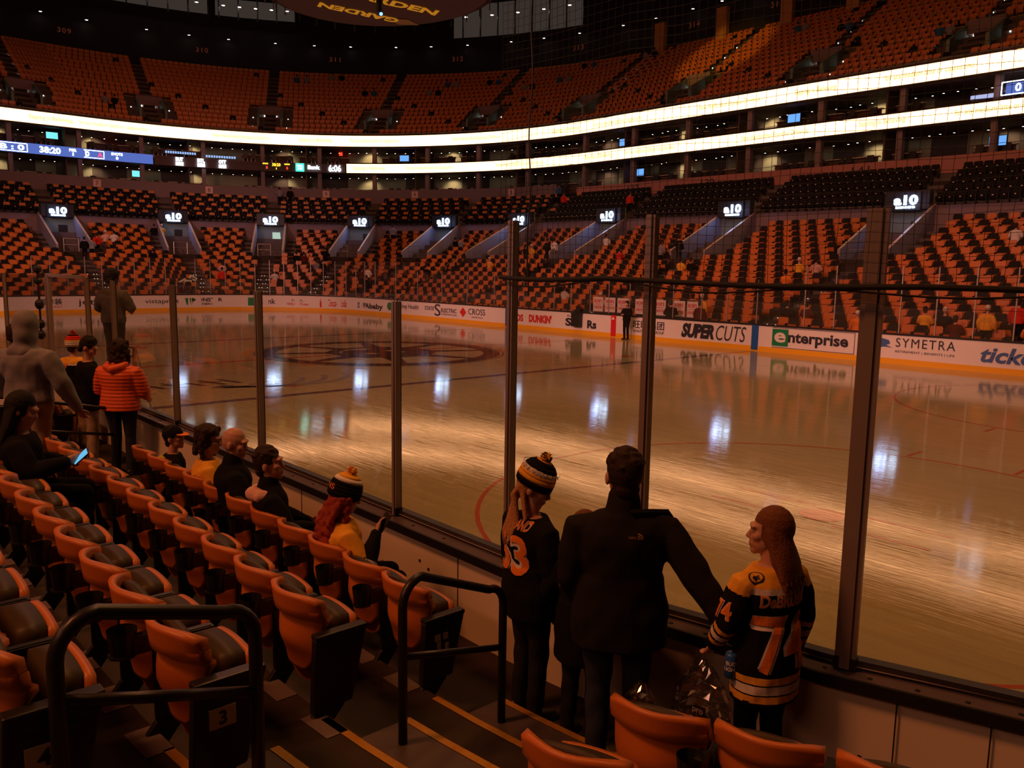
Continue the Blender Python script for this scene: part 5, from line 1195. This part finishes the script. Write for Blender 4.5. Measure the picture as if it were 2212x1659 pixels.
g = MB(); T = yng['T']; cap(g, [T(-.14, .02, .42), T(-.11, -.08, .43), T(0, -.12, .43), T(.11, -.08, .43), T(.13, .03, .42)], [.036, .052, .066, .052, .036], pinkc, 10); link('hood', remesh(g, 'hood', .010, None, [pinkc], flow=.006, scale=yng['k']), yng['root'])
bald = sit('seated bald person in a black coat, head turned right', 19.2, -13.92, -.30, 1.80, hy=-.55, hp=.18, wide=1.16, vox=.011, handvox=.009, loose=.035, collar=.05, top=black_c, pants=black_c, arms=[((-.30, .06, .18), (-.10, .30, .08)), ((.30, .06, .18), (.10, .30, .08))])
gls = sit('seated person with short wavy dark hair, glasses and gold jersey', 18.62, -13.92, -.30, 1.70, hy=-.5, hp=.12, wide=1.05, vox=.011, handvox=.009, loose=.03, top=([black_c, goldc, whitec], pyel), pants=black_c, hair=('wavy', 'brown'), arms=[((-.27, .05, .18), (-.10, .28, .08)), ((.27, .06, .18), (.10, .28, .08))])
crest(gls, gls['top'], (.18, -.25, .935), (-.3, .8, -.55), (1, .3, 0), .052)
g = MB(); h = gls['h']
for s in (-1, 1): g.tube([h(s * .034 + .019 * cos(2 * pi * i / 12), .098, .012 + .015 * sin(2 * pi * i / 12)) for i in range(13)], .003, blackp, 5); g.tube([h(s * .054, .095, .014), h(s * .085, .0, .01)], .003, blackp, 5)
gls['sub']('glasses', g)
boy = sit('seated child in black cap with orange brim, yellow and blue hood on back', 17.72, -13.92, -.3, 1.52, hy=-.6, hp=-.1, vox=.011, handvox=.009, loose=.03, top=black_c, pants=black_c, hair=('short', 'black'), arms=[((-.26, .05, .18), (-.10, .28, .08)), ((.26, .06, .18), (.10, .28, .08))])
g = MB(); h = boy['h']; n = 20
g.grid(lambda i, j: h((.092 * cos(pi / 2 * j)) * cos(2 * pi * i), -.012 + (.108 * cos(pi / 2 * j)) * sin(2 * pi * i), .03 + .105 * sin(pi / 2 * j)), n, 6, black_c, True)
o = boy['sub']('cap', g); g = MB(); g.add([h(.075 * cos(a), .075 + .085 * sin(a), .045 - .02 * sin(a)) for a in np.linspace(0, pi, 12)], [tuple(range(12))], num_or); ob = g.build('brim', o); mod(ob, 'SOLIDIFY', thickness=.006)
g = MB(); T = boy['T']; cap(g, [T(-.12, -.05, .44), T(0, -.13, .42), T(.10, -.10, .43)], [.03, .045, .03], m=yellowc, n=10); link('hood', remesh(g, 'hood', .011, None, [yellowc], flow=.004, scale=boy['k']), boy['root'])
g = MB(); cap(g, [T(-.13, -.09, .35), T(0, -.155, .34), T(.13, -.10, .35)], [.03, .035, .03], bluec, 10, (1, .8)); link('scarf', remesh(g, 'scarf', .011, None, [bluec], flow=.004, scale=boy['k']), boy['root'])
crest(boy, boy['top'], (.20, -.25, .88), (-.3, .8, -.4), (1, .3, 0), .04)
# ---- standing group at the far aisle
def puffy(q, P_, arms): return 0
orp = person('person in bright orange quilted puffer jacket and dark jeans, seen from behind', (14.72, -13.52, NZ[0]), .75, 1.80, hy=.55, hp=.05, wide=1.2, vox=.012, loose=.05, jacket_hem=-.10, collar=.05, flow=.0, top=orangec, pants=denim, hair=('bob', 'brown'), arms=[((-.30, .06, .15), (-.20, .26, .10)), ((.29, .05, .15), (.22, .24, .05))])
me = orp['topme']; a = np.empty(len(me.vertices) * 3, np.float32); nn = a.copy(); me.vertices.foreach_get('co', a); me.vertices.foreach_get('normal', nn); a = a.reshape(-1, 3); nn = nn.reshape(-1, 3)
a += nn * (np.abs(np.sin(a[:, 2] * pi / .046)) ** .6 * .013 - .008)[:, None]; me.vertices.foreach_set('co', a.ravel()); me.update()
g = MB(); T = orp['T']; cap(g, [T(-.12, -.04, .50), T(-.09, -.13, .47), T(0, -.16, .44), T(.09, -.13, .47), T(.12, -.04, .50)], [.035, .05, .06, .05, .035], orangec, 10); link('hood', remesh(g, 'hood', .012, None, [orangec], scale=orp['k']), orp['root'])
blk = person('person in black top and khaki trousers looking down at a phone', (14.02, -13.72, NZ[0]), -.15, 1.80, hy=-.45, hp=.55, wide=1.02, vox=.012, loose=.035, jacket_hem=-.16, top=black_c, pants=khaki, hair=('short', 'black'), arms=[((-.26, .06, .16), (-.02, .30, .22)), ((.27, .08, .16), (.08, .33, .24))], curl=.5)
phone(blk, 1, 'phone held by the person in khaki trousers', None, (-.9, 0, .2))
def pbl(q, P_, arms):
    T = P_['T']; z = (q - T(0, 0, 0)).z
    for i, (el, wr) in enumerate(arms):
        e, w_ = T(*el), T(*wr)
        if abs(q.x) > .2 and seg_d(q, e, w_) < .08: t = along(q, e, w_); return 1 if .1 < t < .25 else 2 if .35 < t < .5 else 0
    return 1 if z > .38 else 2 if z > .355 else 1 if -.16 < z < -.12 else 0
pom = person('person in black and gold jersey and striped pompom hat standing at the glass', (12.55, -13.52, NZ[0]), .45, 1.70, hy=.1, wide=1.08, vox=.013, loose=.035, jacket_hem=-.2, top=([black_c, goldc, whitec], pbl), pants=khaki, hair=('short', 'brown'), hat=([whitec, whitec, whitec, goldc, redc, redc, black_c, redc], [redc, black_c], .0))
decal(pom, 'lettering', pom['top'], 'W', (0, -.3, 1.30), (0, 1, 0), (1, 0, 0), .08, .08, ((num_or, .04, .004),)); decal(pom, 'lettering', pom['top'], '33', (-.6, 0, 1.22), (1, .1, 0), (.1, -1, 0), .09, .09, ((whitec, .04, .004),))
hod = person('tall person in grey hooded sweatshirt with hood up and khaki trousers, from behind', (17.15, -15.06, NZ[2]), .62, 1.84, hy=.35, hp=.1, wide=1.22, vox=.012, handvox=.009, loose=.04, jacket_hem=-.02, top=greyc, pants=khaki, arms=[((-.31, .03, .15), (-.26, .16, -.04)), ((.33, .04, .14), (.36, .18, -.10))], flow=.006)
g = MB(); h = hod['h']; RHh = hod['RH']; ell(g, h(0, -.02, .03), (.100, .112, .118), greyc, RHh, 18); T = hod['T']; cap(g, [T(-.10, .0, .43), T(-.06, -.09, .44), T(.06, -.09, .44), T(.10, .0, .43)], [.06, .07, .07, .06], greyc, 10); ell(g, h(0, -.03, -.06), (.095, .105, .125), greyc, RHh, 14)
me = remesh(g, 'hood', .011, None, [greyc], smooth=45, flow=.004, scale=hod['k']); bm = bmesh.new(); bm.from_mesh(me); RI = RHh.transposed(); kk = hod['k']; hc = hod['hc']
bmesh.ops.delete(bm, geom=[f for f in bm.faces if (RI @ (f.calc_center_median() / kk - hc)).y > .06 and (RI @ (f.calc_center_median() / kk - hc)).z < .10], context='FACES'); bm.to_mesh(me); bm.free(); link('hood', me, hod['root'])
g = MB(); g.box(T(-.10, -.17, -.015), (.13, .012, .05), whitec, Matrix.Rotation(-.1, 3, 'Z')); hod['sub']('white_label', g, False); g = MB(); g.box(T(.13, -.155, -.06), (.09, .03, .07), blackp); hod['sub']('belt_pouch', g, False)
sit2 = person('seated person with long dark hair at the left edge, holding a lit phone', (18.95, -15.50, NZ[2]), -.3, 1.72, 'sit', hy=-.2, hp=.35, wide=1.05, vox=.013, loose=.04, top=black_c, pants=black_c, hair=('long', 'black'), arms=[((-.27, .05, .2), (-.05, .28, .22)), ((.29, .08, .2), (.18, .32, .26))], curl=.5)
phone(sit2, 1, 'phone with glowing blue screen held by the seated person at the left edge', emis('phone_screen', (.12, .40, .65), 1.0), (-.7, .5, .2))
edge = person('person in dark cap-like hair at the left picture edge beyond the grey hood', (13.6, -14.45, NZ[1]), .4, 1.72, wide=1.05, vox=.015, top=cloth('maroon_cloth', (.10, .02, .015)), pants=dark_c, hair=('curly', 'brown'))

# ================================================================ FAR SPECTATORS AND STAFF
def proto(pose, hk='brown', hat_=None, arms=None, lean=0.):
    P_ = person('x', (0, 0, 0), 0, 1.72, pose, vox=.026, handvox=.024, face=False, top=black_c, pants=dark_c, hair=('short', hk) if not hat_ else None, loose=.03, jacket_hem=-.1, flow=0, arms=arms, lean=lean)
    if hat_:
        g = MB(); h = P_['h']; ell(g, h(0, -.012, .055), (.082, .098, .085), whitec, P_['RH'], 12); P_['sub']('knit_hat', g)
    return P_['root']
protos = {('sit', 0): proto('sit', lean=-.1, arms=[((-.27, .06, .18), (-.12, .30, .06)), ((.27, .06, .18), (.12, .30, .06))]), ('sit', 1): proto('sit', hat_=1, lean=-.05, arms=[((-.27, .06, .18), (-.10, .28, .12)), ((.27, .06, .18), (.12, .30, .08))]),
          ('stand', 0): proto('stand'), ('stand', 1): proto('stand', hat_=1), ('stand', 2): proto('stand', arms=[((-.28, .04, .16), (-.06, .26, .18)), ((.28, .04, .16), (.06, .27, .16))])}
trees = {k: tree_of(o) for k, o in protos.items()}
CL = dict(black=black_c, red=redc, gold=goldc, white=whitec, grey=greyc, blue=bluec, orange=num_or, maroon=cloth('maroon_cloth', (.10, .02, .015)), pink=pinkc)
used = set()
def place(key, loc, rz, label, colour='black', pants='black', group='spectators across the arena', s=1.):
    if key in used: r = dup(trees[key], loc, rz)
    else: used.add(key); r = protos[key]; r.location = loc; r.rotation_euler.z = rz
    tag(r, label, 'person', group); r.scale = (s,) * 3
    for c in kids(r):
        if c.name.startswith('jersey') or c.name.startswith('jacket') or c.name.startswith('trousers'):
            c.material_slots[0].link = 'OBJECT'; c.material_slots[0].material = CL[colour] if c.name[0] == 'j' else CL.get(pants, black_c)
    return r
def bowl(u, k, what='L'):
    if what == 'L': return P(u, 1.2 + .84 * k + (.55), zl(k))
    if what == 'C': return P(u, D2 + .82 * k + .5, 6.7 + .46 * k)
    return P(u, DB + .8 * k + .5, zb(k))
def at(kind, hatv, u, k, lab, colour='black', what='L', face=pi, s=1., d=None, z=None, pants='black'):
    p = bowl(u, k, what) if d is None else P(u, d, z); place((kind, hatv), p, ANG(u) + face, lab, colour, pants, s=s)
L = [
 ('stand', 0, 63.4, 10, 'standing person in dark clothes in the far left stand entrance', 'black'), ('stand', 2, 62.9, 10, 'second standing dark figure in the far left stand entrance', 'grey'),
 ('stand', 0, 62.3, 11, 'standing person in a reddish top beside the far left stand entrance', 'red'), ('sit', 1, 61.2, 13, 'seated person in pale hat and pink top right of the far left entrance', 'pink'), ('sit', 0, 60.6, 13, 'seated person in white top right of the far left entrance', 'white'),
 ('sit', 0, 56.9, 15, 'left one of a dark-clothed seated pair beside the second stand entrance', 'black'), ('sit', 1, 56.3, 15, 'right one of the seated pair beside the second stand entrance, pale hat', 'gold'), ('sit', 0, 58.6, 9, 'seated dark figure in the middle of the second seat block', 'black'),
 ('stand', 0, 52.4, 3, 'person standing low in the aisle above the monster-claw adverts', 'red'), ('sit', 0, 52.0, 6, 'seated person in pink above the claw adverts', 'pink'), ('sit', 1, 45.6, 4, 'seated person with pale hat low in the block above the bank advert', 'white'), ('sit', 0, 44.0, 9, 'seated person in black right of the lit doorway', 'black'), ('sit', 0, 43.2, 9, 'seated person in maroon right of the lit doorway', 'maroon'),
 ('stand', 2, 40.9, 9, 'standing person in black on the stairs left of the fourth entrance sign', 'black'), ('sit', 0, 41.2, 7, 'seated person in grey left of the fourth entrance', 'grey'), ('sit', 0, 40.5, 7, 'seated dark person left of the fourth entrance', 'black'), ('stand', 0, 36.0, 15, 'dark standing figure high between the fourth and fifth entrance signs', 'grey'),
 ('sit', 0, 35.1, 5, 'seated person in black low above the cola advert', 'black'), ('sit', 0, 34.3, 5, 'seated person in maroon low above the cola advert', 'maroon'), ('stand', 2, 32.6, 4, 'person standing low above the baby-brand advert, white shirt front', 'white'), ('sit', 0, 31.7, 3, 'seated dark person low above the baby-brand advert', 'black'),
 ('sit', 0, 28.4, 13, 'seated pair, left person, high right of the fifth entrance sign', 'black'), ('sit', 0, 27.8, 13, 'seated pair, right person, high right of the fifth entrance sign', 'grey'), ('sit', 1, 19.2, 8, 'seated fan in gold jersey above the electric-company advert', 'gold'), ('sit', 0, 25.6, 6, 'seated dark person halfway up left of the slanted glass edge', 'black'),
 ('sit', 0, 18.2, 11, 'left one of a dark pair seated below the grey wall behind the tall glass', 'black'), ('sit', 1, 17.6, 11, 'fan in gold with pale hat below the grey wall behind the tall glass', 'gold'), ('stand', 0, 16.0, 11, 'usher in a dark suit standing by the entrance left of the second tall post', 'black'), ('stand', 0, 15.3, 11, 'usher with pale sleeves beside the suited usher', 'white'),
 ('sit', 0, 12.0, 13, 'seated fan in white-striped top right of the entrance left of the second tall post', 'white'), ('stand', 0, 6.0, 10, 'left one of the group standing at the entrance between the right-hand posts', 'black'), ('stand', 2, 5.4, 10, 'middle one of the group standing at the entrance between the right-hand posts', 'grey'), ('stand', 0, 4.7, 11, 'right tall one of the group standing at the entrance between the right-hand posts', 'black'),
 ('sit', 0, 8.6, 10, 'seated person in bright red right of the second tall post', 'red'), ('sit', 0, 2.6, 8, 'seated person in dark gold below the group at the entrance', 'gold'), ('sit', 0, 1.9, 8, 'seated dark person below the group at the entrance', 'black'),
 ('sit', 1, -4.6, 8, 'seated fan in gold beside the aisle above the blue board panel', 'gold'), ('sit', 0, -5.5, 8, 'seated fan in pink top beside the aisle above the blue board panel', 'pink'), ('sit', 0, -4.9, 6, 'seated fan in orange beside the aisle above the blue board panel', 'orange'), ('sit', 0, -12.8, 13, 'fan in a white and black top high right of the thick post', 'white'),
 ('stand', 1, -3.7, 0, 'standing fan in gold jersey and white cap behind the boards left of the blue panel', 'gold'), ('stand', 0, -3.2, 0, 'dark person standing beside the white-capped fan', 'black'), ('sit', 0, -7.5, 1, 'seated person in dark top just right of the blue board panel', 'black'), ('sit', 0, -8.4, 1, 'second seated dark person right of the blue board panel', 'maroon'),
 ('sit', 1, -11.0, 0, 'person in orange low behind the glass left of the thick post', 'orange'), ('sit', 0, -13.2, 1, 'front-row fan in gold top right of the thick post', 'gold'), ('sit', 1, -13.9, 1, 'front-row fan with dark coat and pale hat right of the thick post', 'black'), ('sit', 0, -14.6, 0, 'small front-row fan in maroon above the long blue-swoosh advert', 'maroon'),
 ('stand', 1, -15.6, 0, 'standing fan in gold jersey and white hat at the right glass', 'gold'), ('stand', 0, -16.3, 1, 'person in red top with dark backpack near the right picture edge', 'red'), ('sit', 0, -17.0, 0, 'front-row fan in orange at the right picture edge', 'orange'),
 ('sit', 0, 6.7, 2, 'seated person in white top above the coffee advert', 'white'), ('sit', 0, 7.9, 3, 'seated dark person above the coffee advert', 'black'), ('sit', 1, 3.2, 1, 'fan with pale hat behind the bench area', 'white')]
for kind, hv, u, k, lab, c in L: at(kind, hv, u, k, lab, c, face=0 if 0 else 0, d=None)
for kind, hv, u, k, lab, c in (('stand', 0, 22.0, 2, 'person in a bright red shirt standing among the black club seats', 'red'), ('stand', 0, 14.4, 1, 'second person in a bright red shirt lower in the black club seats', 'red'), ('stand', 0, 46.0, 4, 'dark figure standing by the parapet below the game clock', 'black'), ('stand', 2, 46.8, 4, 'second dark figure by the parapet below the game clock', 'grey'), ('stand', 0, 23.8, 4, 'figure in blue climbing the steps right of the last number card', 'blue')):
    at(kind, hv, u, k, lab, c, what='C', face=0)
for i, (u, k, nn_) in enumerate(((43.4, 13, 'below numeral 311'), (45.5, 12, 'left of the stairs below numeral 311'), (41.0, 9, 'left of the stairs before numeral 312'), (36.7, 9, 'mid-block below numeral 312'), (35.8, 11, 'high in the block below numeral 312'), (33.0, 11, 'by the stairs right of numeral 312'), (30.2, 9, 'low in the block left of the net cord'), (28.0, 10, 'mid-block below numeral 313'), (27.2, 13, 'near the block top below numeral 313'), (23.2, 13, 'in front of the leftmost lit pillar'), (8.4, 11, 'high beside the long stairs at upper right'), (4.1, 9, 'on the stairs at upper right'), (57.5, 3, 'low in the block below numeral 309'), (-4.4, 4, 'beside the entrance at the far upper right'))):
    for j, e in enumerate((0, .6)): at('sit', 0, u + e, k, '%s seated figure of a balcony pair %s' % (('right', 'left')[j], nn_), ('black', 'grey', 'blue')[(i + j) % 3], what='B', face=0)
# bench area: white placards, bin, men in suits
R = Matrix.Rotation(0, 3, 'Z'); plm = mat('placard_white', (.78, .72, .72), .5)
for i, (u, wd) in enumerate(((2.25, .66), (1.45, .66), (.62, .7), (-.5, .66), (-1.65, .66), (-2.75, .66), (-3.5, .6))):
    mb = MB(); c = P(u, 1.35, 1.45); mb.box(c, (wd, .03, .72), plm); 
    for body, z, hh, ww in (("BOB'S", .17, .17, .52), ('DISCOUNT', .01, .05, .40), ('FURNITURE', -.15, .13, .54)): mtext(mb, body, ww * wd / .66, hh, lambda x, y: c + Vector((x, -.018, z + y)), redink, bold=.03)
    mb.box(c + Vector((0, .02, -.65)), (wd * .9, .03, .6), blackp); mb.build('placard', label='%s white placard lettered in red behind the players bench glass' % ('first', 'second', 'third', 'fourth', 'fifth', 'sixth', 'seventh')[i], cat='placard', group='white placards behind the bench')
mb = MB(); c = P(2.3, -.14, .68); mb.box(c, (.55, .22, .62), blackp); mb.box(c + Vector((0, 0, .33)), (.6, .26, .05), railm); mb.box(c + Vector((0, .1, .5)), (.3, .05, .4), blackp); mb.build('equipment_box', label='black box hung on the far boards over the SP Rs advert', cat='box')
place(('stand', 2), P(-1.15, -.42, 0), pi, 'man in a long black coat standing on the ice, half behind the tall post', 'black', group='staff around the bench', s=1.03)
place(('stand', 2), P(-2.75, .75, .15), .6, 'man in a dark suit leaning at the bench beside the placards', 'black', group='staff around the bench')
place(('stand', 0), P(-4.3, .8, .15), 0, 'large dark figure behind the glass above the haircut advert', 'maroon', group='staff around the bench', s=1.02)
for i, (u, k) in enumerate(((57.6, 3), (56.9, 3), (55.9, 4))):
    mb = MB(); c = P(u, 1.2 + .84 * k + .55, zl(k) + .62); Rr = Matrix.Rotation(ANG(u), 3, 'Z') @ Matrix.Rotation(.5 * (i - 1), 3, 'Y'); mb.box(c, (.55, .04, .32), mat('pale_green_sheet', (.62, .72, .58), .6), Rr); mb.box(c + Rr @ Vector((0, -.022, 0)), (.3, .004, .08), inkm, Rr)
    mb.build('paper_sign', label='%s of three pale green paper signs low in the far left block' % ('left', 'middle', 'right')[i], cat='paper sign', group='pale green paper signs')
# gate gear and the person on the stepladder behind the glass
mb = MB()
for z, r_ in ((3.0, .09), (2.78, .07), (2.35, .11), (1.98, .10), (1.78, .10)): ell(mb, (8.68, -13.1, z), (r_, .08, r_ * .9), blackp, None, 10)
mb.tube([(8.68, -13.1, 1.75), (8.68, -13.1, 3.05)], .02, blackp, 6); mb.build('camera_clamp', label='black camera gear clamped to the thick gate post', cat='camera')
mb = MB(); mb.box((10.2, -13.02, 2.90), (2.4, .05, .06), alum); mb.box((9.15, -13.02, 2.0), (.05, .05, 1.8), alum); mb.build('gate_frame', label='pale metal frame round the gate glass', cat='gate')
woodm = mat('orange_fibreglass_rail', (.45, .13, .04), .5)
lr = empty('stepladder', (10.85, -12.45, 0), .75, label='orange stepladder behind the glass under the standing person', cat='stepladder')
for s in (-1, 1):
    mb = MB(); mb.hexa([(s * .28 - .025, -.02, 0), (s * .28 + .025, -.02, 0), (s * .28 - .025, .04, 0), (s * .28 + .025, .04, 0), (s * .16 - .025, .34, 1.65), (s * .16 + .025, .34, 1.65), (s * .16 - .025, .40, 1.65), (s * .16 + .025, .40, 1.65)], woodm); mb.build('side_rail', lr)
    mb = MB(); mb.tube([(s * .26, .85, 0), (s * .16, .42, 1.62)], .018, chrome, 6); mb.build('rear_leg', lr)
for q in range(5):
    mb = MB(); t = (q + 1) / 5.5; mb.box((0, .01 + .36 * t, 1.65 * t), (.52 - .2 * t, .09, .03), yellowk if q == 3 else chrome); mb.build('tread', lr)
mb = MB(); mb.box((0, .39, 1.66), (.36, .2, .03), woodm); mb.build('top_cap', lr)
lm = person('person in grey hooded top with dark bushy hair standing on the ladder behind glass', (10.72, -12.4, 1.225), .75, 1.80, hy=-.4, hp=.2, vox=.014, skinm=skin2, wide=1.05, loose=.04, jacket_hem=-.06, top=cloth('slate_fleece', (.16, .15, .15)), pants=cloth('slate_trousers', (.08, .08, .09)), hair=('curly', 'black'), arms=[((-.29, .05, .16), (-.20, .22, .05)), ((.29, .06, .16), (.16, .28, .10))])
# clear plastic bag beside the can
pb = bpy.data.materials.new('clear_plastic_film'); pb.use_nodes = True; nt = pb.node_tree; nt.nodes.clear()
t = nt.nodes.new('ShaderNodeBsdfTransparent'); t.inputs[0].default_value = (.82, .80, .80, 1); g_ = nt.nodes.new('ShaderNodeBsdfGlossy'); g_.inputs['Roughness'].default_value = .12; mx = nt.nodes.new('ShaderNodeMixShader'); mx.inputs[0].default_value = .3; oo = nt.nodes.new('ShaderNodeOutputMaterial')
nt.links.new(t.outputs[0], mx.inputs[1]); nt.links.new(g_.outputs[0], mx.inputs[2]); nt.links.new(mx.outputs[0], oo.inputs[0])
def bag(loc, r, h_, lab):
    random.seed(int(h_ * 100)); mb = MB(); n = 22; NZ_ = 18
    rings = []
    for j in range(NZ_ + 1):
        t = j / NZ_; rr = r * (1.0 - .85 * max(0, (t - .62) / .38) ** 1.2) * (.75 + .25 * min(1, t * 4))
        rings.append([Vector((rr * (1 + random.uniform(-.2, .2)) * cos(2 * pi * i / n), .7 * rr * (1 + random.uniform(-.2, .2)) * sin(2 * pi * i / n), h_ * t + random.uniform(-.012, .012))) for i in range(n)])
    mb.add([v for g in rings for v in g], [(j * n + i, j * n + (i + 1) % n, (j + 1) * n + (i + 1) % n, (j + 1) * n + i) for j in range(NZ_) for i in range(n)], pb)
    o = mb.build('plastic_bag', None, False, loc=loc, label=lab, cat='bag')
    mb = MB(); mb.ball((0, .0, h_ * .3), r * .45, whitec, 10, h_ * .2); mb.box((.02, -.4 * r, h_ * .5), (.09, .004, .07), blackp); vs, fs = textdata('pro', 1., bold=.03); mb.add([(.02 + v.x, -.4 * r - .004, h_ * .5 + v.y) for v in fit(vs, None, .035)], fs, whitec); mb.build('bag_contents', o)
bag((23.86, -13.42, .66), .15, .52, 'crumpled clear plastic bag between the black jacket and the 74 jersey')
bag((23.62, -13.62, .62), .13, .40, 'second clear plastic bag behind the legs of the black-jacketed man')
